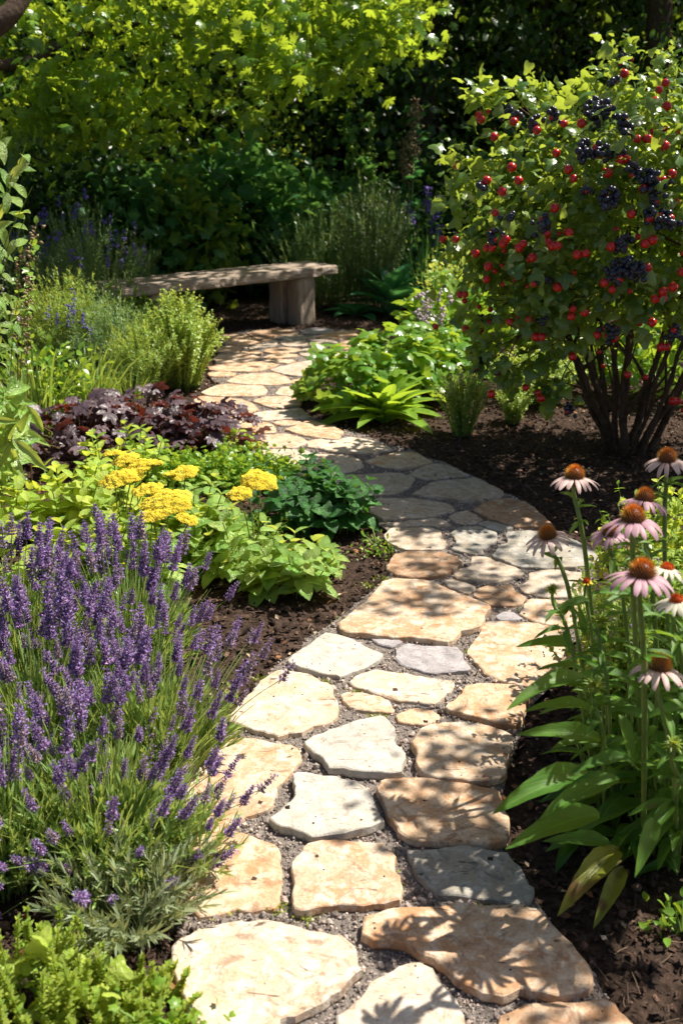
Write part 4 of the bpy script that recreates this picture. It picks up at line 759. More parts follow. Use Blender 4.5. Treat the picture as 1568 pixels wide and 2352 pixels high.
# ------------------------------------------------------------------ bench
wood, nt_, out_ = newmat('weathered_wood')
tc = nt_.nodes.new('ShaderNodeTexCoord'); mp = nt_.nodes.new('ShaderNodeMapping'); mp.inputs['Scale'].default_value = (1.6, 26, 26); nt_.links.new(tc.outputs['Object'], mp.inputs[0])
w1 = noise(nt_, mp.outputs[0], 2.2, 8, .65, 1.2); w2 = noise(nt_, tc.outputs['Object'], 5, 4, .6)
wc = ramp(nt_, w1, [(.30, (.10, .07, .05)), (.42, (.33, .26, .20)), (.6, (.52, .43, .35)), (.8, (.64, .55, .46))]); wc = mixc(nt_, ramp(nt_, w2, [(.4, (0, 0, 0)), (.7, (.4, .4, .4))]), wc, (.36, .25, .17))
pw = nd(nt_, 'ShaderNodeBsdfPrincipled', Roughness=.75); nt_.links.new(wc, pw.inputs['Base Color']); pw.inputs['Specular IOR Level'].default_value = .25
bb = nt_.nodes.new('ShaderNodeBump'); bb.inputs['Strength'].default_value = .9; bb.inputs['Distance'].default_value = .02; nt_.links.new(w1, bb.inputs['Height']); nt_.links.new(bb.outputs[0], pw.inputs['Normal']); nt_.links.new(pw.outputs[0], out_.inputs[0])
BH = .46; fr = G(783, 611, BH); fl_ = G(345, 657, BH); bk = G(702, 598, BH)
xd = (fr - fl_); xd.z = 0; Lb = xd.length; xd.normalize(); yd = Vector((-xd.y, xd.x, 0)); Wb = .47
bench = thing('garden_bench', 'weathered grey plank bench on thick timber post legs at the head of the patio', 'bench', (fr.x, fr.y, 0)); bench.rotation_euler.z = math.atan2(xd.y, xd.x)
def slab(L, Wd, H, nx, ny, nz, wob, seed, axis='x'):
    """a rough sawn timber: rounded box grid with live edges"""
    import bmesh
    bm = bmesh.new(); bmesh.ops.create_grid(bm, x_segments=1, y_segments=1, size=.5); bm.clear()
    g = Geo(); u = np.linspace(-.5, .5, nx + 1); prof = []
    m = 36
    for k in range(m):
        a = 2 * math.pi * k / m; c, s = math.cos(a), math.sin(a); e = .22
        prof.append((math.copysign(abs(c) ** e, c) * .5, math.copysign(abs(s) ** e, s) * .5))
    prof = np.array(prof); V = []
    for i, t in enumerate(u):
        x = t * L; end = 1 - .10 * (abs(t) * 2) ** 24; w = Wd * (1 + wob * .9 * float(vn(x, 0, seed, 5)) + wob * .3 * float(vn(x, 1, seed, 19)))
        for (py, pz) in prof:
            k1 = 1 + wob * .5 * float(vn(x * 3 + py * 4, pz * 5, seed + 2, 4)) + wob * .35 * float(vn(x, py * 2 + pz, seed + 3, 23))
            V.append((x + .012 * float(vn(py * 3, pz * 3, seed, 5)), py * w * end * (k1 if abs(py) > .4 else 1), pz * H * end * (1 + wob * .7 * float(vn(x, py, seed + 1, 9)) * (1 if pz < 0 else .35))))
    V = np.array(V); i = np.arange(nx)[:, None] * m; j = np.arange(m)[None]; j2 = (j + 1) % m
    g.add(V, np.stack([i + j, i + j2, i + m + j2, i + m + j], -1).reshape(-1, 4))
    for e_, off in ((0, 0), (1, nx * m)):
        c = V[off:off + m].mean(0); VV = np.vstack([V[off:off + m], c]); F = [(k, (k + 1) % m, m) if e_ else ((k + 1) % m, k, m) for k in range(m)]; g.add(VV, np.array(F))
    bm.free(); return g
o = slab(Lb + .34, Wb, .078, 70, 1, 1, .07, 3).build('seat', wood, bench); o.location = (-(Lb + .34) / 2, Wb / 2 + .01, BH - .035)
def leg(x, y, w, d, H, seed):
    o = slab(H + .02, d, w, 14, 1, 1, .08, seed).build('leg', wood, bench); o.rotation_euler = (0, R(90), 0); o.location = (x, y, (H + .02) / 2 - .02)
leg(-.33, .11, .17, .17, BH - .072, 5); leg(-.36, .33, .15, .18, BH - .072, 7); leg(-Lb + .1, .11, .17, .17, BH - .072, 11); leg(-Lb + .06, .33, .16, .18, BH - .072, 12)

# ------------------------------------------------------------------ right of the path, middle distance
def leafy(name, label, cat, loc, tpl, mat, n, spread, H, size, group=None, w=(1, 1), up0=.9, low=.15, widen=1.0):
    """rosette whose leaves are parts of their own"""
    t = thing(name, label, cat, loc, group)
    for k in range(n):
        a = 2.4 * k + random.gauss(0, .15); f = (k + .5) / n; s = size * random.uniform(.75, 1.1) * (1.05 - .35 * (1 - f))
        el = up0 * (1 - f) + low * f; d = np.array([math.cos(a) * (1 - el * .75), math.sin(a) * (1 - el * .75), el + .1]); p = np.array([math.cos(a), math.sin(a), 0]) * spread * f * .5 + [0, 0, H * (.25 + .4 * (1 - f))]
        g = Geo(); g.inst(tpl, p[None], d[None], np.array([[-math.cos(a) * .3, -math.sin(a) * .3, 1.0]]), np.array([[s * widen, s, s]]))
        g.tubes(bez(p[None] * [.2, .2, 0], p[None] * [.5, .5, .7], p[None] + d[None] * s * .04, 5), np.full((1, 5), .005), 5)
        g.build('leaf', mat, t)
    return t
leafy('hosta', 'bright green hosta with long arching strap leaves at the edge of the curve', 'hosta', G(885, 972), T_STRAP, strap_m, 34, .12, .12, .33, widen=1.15)
leafy('hosta', 'shaded blue green hosta with big broad leaves below the rosemary', 'hosta', G(900, 728), T_HOSTA, host_m, 17, .30, .34, .38, widen=1.15, up0=1.05, low=.25)
leafy('hosta', 'low dark broad leaved hosta left of the big shaded one', 'hosta', G(815, 728), T_HOSTA, host_m, 12, .2, .06, .27, up0=.5)
rosette('geranium_plant', 'lobed bright green leaves at the left end of the leafy clump, over the patio', 'geranium', G(812, 945), T_LOBED, ger_m, 230, .29, .38, .115, 'lobed leafy plants beside the curve', .8, stem_g)
rosette('geranium_plant', 'lobed leaves behind the strap leaved hosta', 'geranium', G(900, 925), T_LOBED, ger_m, 240, .34, .42, .115, 'lobed leafy plants beside the curve', .8, stem_g)
rosette('geranium_plant', 'leafy plant topped by the small lilac flowers', 'geranium', G(990, 900), T_LOBED, ger_m, 220, .33, .40, .11, 'lobed leafy plants beside the curve', .8, stem_g)
leafbush('leafy_shrub', 'bright broad leaved clump behind the lobed plants, nearest the big shaded hosta', 'shrub', G(1040, 850), T_MINT, ger_m, 600, (.33, .25, .22), .28, .09, 50, .07)
leafbush('leafy_shrub', 'sunlit small leaved shrub left under the berry bush', 'shrub', G(1075, 790), T_OVAL, thyme_m, 1400, (.35, .3, .28), .36, .045, 50, .07)
sprigbush('lilac_flower_plant', 'cluster of small pale lilac flowers on top of the leafy clump', 'flower', G(985, 885), blue_m, T_OVAL, 16, .06, .13, .55, 8, .02, None, .15, flowers=(pink_m, 16, .026))
sprigbush('thyme_bush', 'small upright speckled thyme bush standing in the mulch', 'thyme bush', G(1060, 1003), thyme_m, T_OVAL, 130, .05, .15, .36, 40, .015, 'small bushes in the right mulch', .25, flowers=(pink_m, 30, .006))
sprigbush('thyme_bush', 'smallest thyme tuft in the mulch, under the berries', 'thyme bush', G(1178, 972), thyme_m, T_OVAL, 70, .04, .12, .22, 30, .017, 'small bushes in the right mulch', .3)
sprigbush('thyme_bush', 'pale grey green bush behind the smallest tuft', 'thyme bush', G(1230, 925), thyme_m, T_OVAL, 160, .12, .30, .36, 40, .024, 'small bushes in the right mulch', .4)
leafbush('leafy_shrub', 'bright shrub seen between the stems of the berry bush at the right edge', 'shrub', G(1560, 915), T_MINT, ger_m, 500, (.5, .3, .2), .22, .08, 40, .08)
leafbush('leafy_shrub', 'light leaved shrub behind the berry bush stems', 'shrub', G(1330, 850), T_OVAL, ger_m, 1500, (.6, .35, .28), .3, .055, 50, .09)
leafbush('leafy_shrub', 'sunlit green shrub behind the right side of the berry bush', 'shrub', G(1530, 830), T_OVAL, ger_m, 1400, (.5, .35, .35), .35, .06, 50, .09)
tuft('grass_clump', 'golden upright grass between the berry bush and the shaded hosta', 'ornamental grass', G(1060, 745), shrub_y, 120, .12, .26, .62, .006, 'grasses behind the shaded hosta', droop=.15)
tuft('grass_clump', 'dark green upright grass behind the shaded hosta', 'ornamental grass', G(985, 725), shrub_m, 130, .14, .28, .78, .007, 'grasses behind the shaded hosta', droop=.1)
sprigbush('rosemary_bush', 'grey green upright rosemary bush right of the bench, in shade', 'rosemary', G(855, 715), rose_m, T_NEEDLE, 150, .2, .38, 1.08, 90, .045, None, .25, upw=1.0)
sprigbush('rosemary_bush', 'dim feathery bush directly behind the right bench end', 'shrub', G(740, 700), blue_m, T_NEEDLE, 150, .3, .5, .85, 80, .045, None, .3)
stalk('plume_poppy', 'tall stalk with a brown seed plume standing against the black shade', 'plume poppy', P(945, 700, 9.6) * 1.0 - Vector((0, 0, P(945, 700, 9.6).z)), [P(955, 240, 9.6), P(930, 330, 9.6)], T_LOBED, host_m, 16, .15, (buff_m, 260, .045, .30), stem_g, .012)
stalk('mullein', 'tall green spires with yellowish tips left of the brown plume', 'mullein', G(860, 705), [P(790, 270, 9.4), P(845, 260, 9.5), P(835, 360, 9.3), P(870, 410, 9.2)], T_OVAL, shrub_m, 34, .11, (shrub_y, 90, .05, .35), stem_g, .010)
stalk('delphinium', 'dim violet flower spires beside the rosemary', 'delphinium', G(975, 715), [P(982, 430, 9.0), P(1000, 480, 9.0), P(935, 470, 9.2), P(1010, 520, 9)], T_OVAL, shrub_m, 24, .06, (salv_p, 70, .03, .25), stem_g, .006)

# ------------------------------------------------------------------ shrubs and trees behind
sg = 'shrubs behind the bench'
def behind(label, x, y, h, r, tpl, mat, n, size, name='shrub', cat='shrub', group=sg):
    b = P(x, y, h[1]); loc = Vector((b.x, b.y, 0)); return leafbush(name, label, cat, loc, tpl, mat, n, (r, r * .7, h[0] / 2), h[0] / 2, size, 60, r * .2, group, 8, bark_d, .35, .1, .014, .5)
behind('dark shrub with rounded leaves behind the left half of the bench', 350, 640, (1.15, 9.4), .62, T_LOBED, shrub_m, 1500, .12)
behind('yellow green lobed shrub above the middle of the bench', 455, 640, (1.05, 9.3), .40, T_LOBED, shrub_y, 800, .12)
behind('blue green broad leaved shrub behind the middle of the bench', 560, 640, (1.35, 9.9), .62, T_MINT, shrub_m, 1000, .19)
behind('dim fine leaved shrub behind the right half of the bench', 680, 640, (1.2, 10.2), .60, T_LOBED, shrub_m, 1500, .10)
behind('dark shrub between the bench and the rosemary', 790, 640, (1.1, 10.6), .6, T_OVAL, shrub_m, 1600, .11)
behind('twiggy olive shrub with lit tips above the bench', 600, 560, (1.75, 10.8), .62, T_KITE, shrub_y, 2200, .055)
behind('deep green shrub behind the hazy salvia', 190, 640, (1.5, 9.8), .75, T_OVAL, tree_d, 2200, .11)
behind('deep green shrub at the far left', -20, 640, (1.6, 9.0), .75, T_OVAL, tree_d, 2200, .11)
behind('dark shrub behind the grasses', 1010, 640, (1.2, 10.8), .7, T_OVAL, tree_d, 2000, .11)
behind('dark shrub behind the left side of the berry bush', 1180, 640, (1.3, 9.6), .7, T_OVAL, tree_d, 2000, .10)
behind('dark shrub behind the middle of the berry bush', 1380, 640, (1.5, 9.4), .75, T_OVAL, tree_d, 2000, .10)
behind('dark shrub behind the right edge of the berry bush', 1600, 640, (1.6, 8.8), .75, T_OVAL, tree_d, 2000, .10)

def limb_tree(name, label, cat, base, trunk_pts, rads, crown_fn, group=None, bm_=None):
    t = thing(name, label, cat, base, group); g = Geo(); B4 = Vector(base)
    for pts_, r_ in zip(trunk_pts, rads):
        pl = np.array([list(Vector(p) - B4) for p in pts_]); tt = np.linspace(0, len(pl) - 1, 12); i = np.minimum(tt.astype(int), len(pl) - 2); f = (tt - i)[:, None]
        q = pl[i] * (1 - f) + pl[i + 1] * f; g.tubes(q[None], np.linspace(r_[0], r_[1], 12)[None], 9)
    g.build('trunk', bm_ or bark_d, t); crown_fn(t, B4); return t
def cluster_crown(centres, n_each, spread, tpl, mat, size, hang=.0, upn=.6):
    def fn(t, B4):
        c = np.array([list(Vector(p) - B4) for p in centres]); k = np.repeat(np.arange(len(c)), n_each); n = len(k)
        p = c[k] + RNG.normal(size=(n, 3)) * np.array(spread); g = Geo()
        d = rv(n, .6); d[:, 2] -= hang; up = rv(n, .5) + [0, 0, upn]
        g.inst(tpl, p, d, up, size * ru(.6, 1.2, n)); 
        m = min(len(c), 120); tips = c[RNG.choice(len(c), m, False)]; st = tips * ru(.4, .9, (m, 1)); st[:, 2] = tips[:, 2] + ru(-.1, .4, m)
        g.build('crown', mat, t)
        g2 = Geo(); k2 = np.argmin(np.linalg.norm(c[:, None] - tips[None], axis=2) + 9 * (np.linalg.norm(c[:, None] - tips[None], axis=2) < .05), axis=0)
        g2.tubes(bez(tips, (tips + c[k2]) / 2 + rv(m, .05), c[k2], 5), np.full((1, 5), .006), 4); g2.build('twigs', bark_d, t, kind='stuff')
    return fn
# maple: overhanging sprays from the upper left
cen = []
spray = [(380,5,6.9),(430,15,6.8),(490,35,6.8),(530,52,6.7),(570,72,6.7),(600,105,6.7),(625,150,6.7),(640,185,6.7),(560,30,6.8),(610,60,6.8),(660,110,6.8),(700,150,6.9),(640,30,6.9),(700,50,7),(760,20,7),(810,20,7),(850,40,7),(890,55,7),(915,85,7),(840,90,7.1),(800,140,7.2),(780,75,7.1),(870,10,7.1),(930,30,7.2),(740,110,7.1),(470,10,7),(330,20,7),(250,15,7),(160,30,7),(100,60,6.8),(740,5,7.2),(960,10,7.5),(300,70,7.2),(400,80,7.2),(500,110,7.2),(200,80,7.1)]
for x, y, z in spray:
    cen.append(P(x, y, z)); cen.append(P(x + random.gauss(0, 25), y + random.gauss(-5, 14), z - .1))
for k in range(95):
    x = random.uniform(-250, 900); y = random.uniform(-150, 330) * (1 if x < 600 else .6); z = random.uniform(7.4, 9.2); cen.append(P(x, y, z))
for k in range(40):
    cen.append(P(random.gauss(170, 70), random.gauss(235, 50), random.uniform(7.0, 7.6)))
for k in range(190): cen.append(Vector((random.uniform(-4.8, 1.3), 7.75 + 2.4 * random.random(), random.uniform(3.15, 4.3))))  # unseen upper clusters, added to shade the deeper leaves below
mb = Vector((-3.9, 7.2, 0))
limb_tree('maple_tree', 'maple overhanging the upper left, with star shaped leaves glowing yellow green', 'maple tree', mb,
   [[mb, mb + Vector((.1, -.1, 1.1)), mb + Vector((.5, -.4, 1.9))], [mb + Vector((.5, -.4, 1.85)), P(-40, 80, 6.1), P(25, 35, 6.1), P(90, -60, 6.2), P(300, -200, 6.6)], [mb + Vector((.4, -.3, 1.7)), P(60, 150, 8), P(220, 60, 8), P(520, 40, 7.6), P(860, 50, 7.2)], [mb + Vector((.3, 0, 1.8)), P(200, -100, 8.5), P(600, -160, 8.5)]],
   [(.20, .11), (.09, .03), (.06, .012), (.07, .02)], cluster_crown(cen, 27, (.15, .15, .09), T_MAPLE, maple_m, .076, .35, .7), None, bark)
# dense trees closing the garden
tg = 'trees closing the garden at the back'
def back_tree(label, X0, Y0, H, r, mat, n, size, low=.3, tr=.13):
    b = Vector((X0, Y0, 0)); cs = []
    for k in range(n):
        a = random.uniform(0, 6.283); f = random.random() ** .45; z = random.uniform(low, H); rr = r * math.sin(math.pi * min(1, (z / H) * .75 + .22)) ** .5
        cs.append(b + Vector((rr * f * math.cos(a), rr * f * math.sin(a), z)))
    limb_tree('tree', label, 'tree', b, [[b, b + Vector((.1, 0, H * .5)), b + Vector((0, .1, H * .85))], [b + Vector((.05, 0, H * .3)), b + Vector((r * .5, -.3, H * .6))], [b + Vector((.05, 0, H * .35)), b + Vector((-r * .5, -.2, H * .65))]],
              [(tr, .04), (.05, .02), (.05, .02)], cluster_crown(cs, 30, (r * .10, r * .10, r * .08), T_OVAL, mat, size, .2, .4), tg)
back_tree('leafy tree at the back behind the far left shrub', -5.2, 12.0, 6, 1.9, tree_m, 150, .13)
back_tree('leafy tree at the back behind the maple sprays', -2.9, 12.6, 6.5, 1.9, tree_m, 190, .12)
back_tree('mid green tree at the back above the bench', -.9, 13.2, 6.5, 1.8, tree_m, 190, .12)
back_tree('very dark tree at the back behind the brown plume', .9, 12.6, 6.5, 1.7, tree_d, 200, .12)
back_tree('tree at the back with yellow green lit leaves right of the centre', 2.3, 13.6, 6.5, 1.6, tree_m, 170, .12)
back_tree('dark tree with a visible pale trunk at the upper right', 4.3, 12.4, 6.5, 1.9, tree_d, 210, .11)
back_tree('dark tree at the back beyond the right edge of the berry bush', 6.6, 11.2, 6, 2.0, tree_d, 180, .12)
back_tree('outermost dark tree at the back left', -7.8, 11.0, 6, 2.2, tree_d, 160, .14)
# a dense clipped hedge behind the trees
def hedge(label, x0, x1, y, H):
    t = thing('hedge', label, 'hedge', (0, 0, 0)); n = 26000; p = np.column_stack([ru(x0, x1, n), y + ru(-.5, .5, n), H * ru(0, 1, n)]); p[:, 1] += .35 * vn(p[:, 0], p[:, 2], 3, 1.1)
    g = Geo(); g.inst(T_OVAL, p, rv(n) + [0, -.6, 0], rv(n, .5) + [0, -.3, .6], .16 * ru(.6, 1.2, n)); g.build('leaves', tree_d, t)
    g = Geo(); m = 60; xx = np.linspace(x0, x1, m); b = np.column_stack([xx, np.full(m, y + .3), 0 * xx]); e = b + [0, 0, H * .95]; g.tubes(bez(b, (b + e) / 2 + rv(m, .1), e, 5), np.full((1, 5), .05), 6); g.build('stems', bark_d, t)
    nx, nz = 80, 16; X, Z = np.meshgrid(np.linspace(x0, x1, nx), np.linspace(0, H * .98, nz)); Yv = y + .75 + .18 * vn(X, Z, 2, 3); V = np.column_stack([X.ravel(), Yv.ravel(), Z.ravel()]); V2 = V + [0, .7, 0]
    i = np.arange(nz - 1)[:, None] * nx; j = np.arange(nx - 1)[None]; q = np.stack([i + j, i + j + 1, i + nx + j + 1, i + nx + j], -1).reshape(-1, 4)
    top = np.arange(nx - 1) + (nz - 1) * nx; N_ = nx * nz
    g = Geo(); g.add(np.vstack([V, V2]), np.vstack([q, q[:, ::-1] + N_, np.stack([top, top + 1, top + 1 + N_, top + N_], -1)])); g.build('shade_backing', backing_m, t)  # solid near-black green sheet, standing in for deep shade behind the leaves
backing_m = simple('shade_green', (.012, .028, .012), (.03, .055, .02), .95, 9, .05, 1.0, 20)
hedge('tall dark hedge closing the view behind every tree', -11, 11, 15.6, 7.5)
# high canopy on the right that shades the back of the garden
cs = []
for k in range(400):
    q_ = Vector((random.uniform(-4.5, 6.5), 8.9 + 6.5 * random.random() ** 1.1, random.uniform(3.5, 5.2)))
    if -.2 < q_.x < 2.2 and q_.y < 10 and random.random() < .7: continue
    cs.append(q_)
cb = Vector((3.15, 11.6, 0))
limb_tree('tall_tree', 'tall tree with a grey trunk at the upper right, its canopy above the picture', 'tree', cb,
   [[cb, cb + Vector((.15, 0, 2)), cb + Vector((0, .2, 4.6))], [cb + Vector((.1, 0, 3)), cb + Vector((-2, -1.2, 4.4)), cb + Vector((-5, -1.4, 4.8))], [cb + Vector((.1, 0, 3.2)), cb + Vector((1.5, -1.2, 4.5))]],
   [(.17, .10), (.08, .02), (.08, .02)], cluster_crown(cs, 42, (.26, .26, .14), T_OVAL, tree_m, .14, .2, .9), None, bark)
# light tree outside the picture at the right whose leaves throw the dapples on the walk
tgt = [(900,1095),(960,1085),(1000,1110),(1060,1120),(1120,1130),(900,1160),(1000,1170),(1150,1180),(950,1230),(1080,1230),(1200,1250),(960,1290),(1100,1310),(1240,1300),(930,1350),(960,1380),(1030,1390),(1050,1340),(1130,1370),(880,1400),(1180,1210),(1040,1270),(1150,1270),(1250,1410),(900,1200),(1000,1200),(1100,1190),(1050,1160),(1120,1250),(1000,1320),(1180,1340),(1020,1240),
       (1090,1690),(1130,1740),(1020,1770),(1110,1850),(950,1850),(1060,1890),(1110,1990),(1030,1960),(1170,2030),(1120,2050),(1100,2130),(1200,2180),(1150,2240),(1050,2200),(950,2110),(1250,2290),(1180,2100),(1280,2200),(1320,2050),(1400,2150),(1380,1950),(1300,1900),(1450,2250),(1250,1800),(1480,2100),(1200,1920),(1340,2260),(1520,2200),(1260,2100),(1030,2250)]
cs = []
for x, y in tgt:
    if (y > 2080 and random.random() < .5) or (1100 < y < 1290 and random.random() < .5): continue
    h = random.uniform(2.2, 2.7) if y > 1500 else random.uniform(2.5, 3.0); cs.append(G(x, y, .03) + SUNV * (h / SUNV.z))
ct = Vector((3.3, 3.6, 0))
limb_tree('small_tree', 'light small tree just outside the right edge, its twigs reaching toward the walk', 'tree', ct,
   [[ct, ct + Vector((-.1, 0, 1.3)), ct + Vector((-.5, .1, 2.2))], [ct + Vector((-.5, .1, 2.1)), ct + Vector((-1.0, .7, 2.6)), ct + Vector((-1.2, 1.3, 2.8))], [ct + Vector((-.4, .1, 2.0)), ct + Vector((-1.2, -.6, 2.4)), ct + Vector((-1.6, -1.2, 2.5))]],
   [(.06, .03), (.03, .006), (.03, .006)], cluster_crown(cs, 22, (.075, .06, .04), T_MINT, maple_m, .055, .1, .9), None, bark)

# ------------------------------------------------------------------ currant bush
cbse = G(1432, 1035); cc = Vector((1.42, 4.78, 1.05)); cr_ = np.array([.86, .62, .63])
bush = thing('currant_bush', 'large berry bush with red and blue black fruit on many brown stems', 'berry bush', cbse)
lc = np.array(cc - cbse)
n = 17; a = ru(0, 6.283, n); b = np.column_stack([np.cos(a), np.sin(a), 0 * a]) * ru(.03, .14, (n, 1)); d = nrm(np.column_stack([np.cos(a) * 1.1, np.sin(a) * .7, ru(.2, 1.3, n)]))
e = lc + d * cr_ * .85; g = Geo(); S = bez(b, b * 1.5 + [0, 0, .45] + (e - b) * [.34, .34, 0], e, 12); 
for k in range(n):
    r0 = random.uniform(.010, .024); q = S[k] + np.column_stack([vn(S[k][:, 2], S[k][:, 2] * 0, k, 6), vn(S[k][:, 2], S[k][:, 2] * 0, k + 40, 6), 0 * S[k][:, 2]]) * .012
    q += RNG.normal(size=q.shape) * .006; gs = Geo(); gs.tubes(q[None], np.linspace(r0, .003, 12)[None], 7)
    for _ in range(3):
        i0 = random.randint(2, 8); f0 = q[i0] + rv(1)[0] * [.22, .22, .05] + [0, 0, random.uniform(.15, .4)]; gs.tubes(bez(q[i0][None], (q[i0] * .5 + f0 * .5)[None] + rv(1, .03), f0[None], 7), np.linspace(r0 * .5, .002, 7)[None], 6)
    gs.build('stem', bark, bush)
n = 13500; clm = 210; c = nrm(rv(clm)); c *= ru(.62, 1.06, (clm, 1)); 
low = c[:, 2] < -.55; c[low, 2] *= .75; c = c[~((c[:, 2] < -.50) & (c[:, 0] > -.55))]; clm = len(c)
extra = [P(1100, 215, 4.6), P(1115, 235, 4.6), P(1055, 360, 4.5), P(1035, 450, 4.5), P(1080, 420, 4.5), P(1165, 215, 4.6), P(1270, 235, 4.7), P(1425, 120, 4.7), P(1410, 170, 4.7), P(1370, 200, 4.6), P(1420, 215, 4.7), P(1535, 130, 4.6), P(1525, 180, 4.6), P(1510, 240, 4.6), P(1100, 560, 4.5), P(1120, 640, 4.5), P(1180, 870, 4.6), P(1110, 830, 4.5), P(1250, 830, 4.6), P(1280, 880, 4.6), P(1100, 720, 4.5), P(1050, 560, 4.5), P(1220, 210, 4.7), P(1330, 230, 4.6), P(1260, 900, 4.6), P(1150, 800, 4.5)]
C = np.vstack([c * cr_ + lc, np.array([list(q - cbse) for q in extra])]); w = np.concatenate([ru(.4, 1.2, clm), np.full(len(extra), .42)]); k = RNG.choice(len(C), n, p=w / w.sum()); sd = np.where(k < clm, .078, .042)
p = C[k] + rv(n) * sd[:, None]; out = nrm(p - lc); g = Geo(); m = n // 2
g.inst(T_CURR, p[:m], out[:m] * .6 + rv(m, .6) + [0, 0, -.15], out[:m] * .4 + rv(m, .5) + [0, 0, .8], .077 * ru(.4, 1.25, m)); g.inst(T_OVAL, p[m:], rv(n - m) + out[m:] * .5, rv(n - m, .6) + [0, 0, .6], .030 * ru(.5, 1.3, n - m))
g.build('foliage', curr_m, bush)
g = Geo(); K = RNG.choice(len(C), 240); tg_ = C[K] + rv(240, .05); g.tubes(bez(C[K] * .75 + lc * .25, C[K] * .9 + lc * .1, tg_, 5), np.linspace(.004, .0015, 5)[None], 4); g.build('twigs', bark, bush, kind='stuff')
def on_bush(x, y, off=1.03):
    dvec = (P(x, y, 1) - cam.location); o_ = cam.location - cc; rad = Vector(cr_ * off); A = sum((dvec[i] / rad[i]) ** 2 for i in range(3)); Bq = 2 * sum(dvec[i] * o_[i] / rad[i] ** 2 for i in range(3)); Cq = sum((o_[i] / rad[i]) ** 2 for i in range(3)) - 1
    D = Bq * Bq - 4 * A * Cq; z = (-Bq - math.sqrt(D)) / (2 * A) if D > 0 else 4.55
    return P(x, y, min(z, 4.7)) - cbse
def sphere(seg=14, rings=9):
    V = [(0, 0, 1)]; F = []
    for i in range(1, rings):
        for j in range(seg): th = math.pi * i / rings; ph = 2 * math.pi * j / seg; V.append((math.sin(th) * math.cos(ph), math.sin(th) * math.sin(ph), math.cos(th)))
    V.append((0, 0, -1)); V = np.array(V)
    for j in range(seg): F.append((0, 1 + j, 1 + (j + 1) % seg))
    for i in range(rings - 2):
        for j in range(seg): a = 1 + i * seg + j; b_ = 1 + i * seg + (j + 1) % seg; F += [(a, a + seg, b_ + seg), (a, b_ + seg, b_)]
    l = len(V) - 1; s = 1 + (rings - 2) * seg
    for j in range(seg): F.append((s + j, l, s + (j + 1) % seg))
    return V, np.array(F), np.zeros((len(V), 2))
SPH = sphere(); gb = Geo(); gb.add(SPH[0] * [1, 1, .96], SPH[1]); gb.add(octa(.18, .35, .18)[0][:, [0, 2, 1]] * [1, 1, -1] + [0, 0, -.9], octa()[1], mi=1)
gb.tubes(np.array([[[0, 0, .95], [.1, 0, 1.4], [.3, .1, 1.9]]]), .07, 4, 1); RB = gb.mesh('berry', [red_m, stem_r])
REDX = [(1099,265),(1104,275),(1179,280),(1134,315),(1049,382),(1117,415),(1152,440),(1190,415),(1276,352),(1272,478),(1136,489),(1394,398),(1334,284),(1294,285),(1432,170),(1512,207),(1504,233),(1530,245),(1527,191),(1463,320),(1486,320),(1524,335),(1521,414),(1541,400),(1448,492),(1491,502),(1498,551),(1402,567),(1485,615),(1404,665),(1420,640),(1503,687),(1521,685),(1521,670),(1496,741),(1161,550),(1154,560),(1191,569),(1201,560),(1116,570),(1129,570),(1091,582),(1256,555),(1279,565),(1266,565),(1221,592),(1324,585),(1344,582),(1120,612),(1116,642),(1226,650),(1279,660),(1056,677),(1067,677),(1068,755),(1103,757),(1214,734),(1314,710),(1311,727),(1341,717),(1229,774),(1243,774),(1409,777),(1254,537),(1306,535),(1016,550),(1046,550),(1476,435),(1544,660),(1564,625),(1304,390),(1316,410),(1174,385),(1436,365),(1421,370),(1313,819),(1206,890),(1240,915),(1127,905),(1440,860),(1556,921),(1544,921),(1529,797),(1517,797),(1370,770),(1300,650),(1232,300),(1386,650),(1170,740),(1480,560)]
for x, y in REDX[:95]:
    o = bpy.data.objects.new('red_berry', RB); COL.objects.link(o); o.parent = bush; s = random.uniform(.016, .0205); o.location = on_bush(x, y, 1.15); o.scale = (s, s, s); o.rotation_euler = (random.uniform(-.3, .3), random.uniform(-.3, .3), random.uniform(0, 6))
g = Geo(); q = 70; 
for _ in range(q): x, y = random.choice(REDX); pp = np.array(on_bush(x + random.gauss(18, 35), y + random.gauss(10, 35), .98)); g.inst(SPH, pp[None], rv(1), rv(1), random.uniform(.010, .014))
g.build('berries', red_m, bush, kind='stuff')
def cluster_mesh(nb, seed):
    g = Geo(); r = np.random.default_rng(seed); pts_ = r.normal(size=(nb, 3)) * [.017, .016, .018] * (nb / 14) ** .33
    for k, p_ in enumerate(pts_): g.inst(SPH, p_[None], rv(1), rv(1), r.uniform(.011, .016), 1 if r.random() < .06 else 0)
    g.tubes(np.array([[[0, 0, -.02], [0, 0, .03], [.01, .01, .06]]]), .0015, 4, 2); return g.mesh('berry_cluster', [blk_m, red_m, stem_r])
CM = [cluster_mesh(m_, s) for m_, s in ((10, 1), (14, 2), (18, 3), (24, 4))]
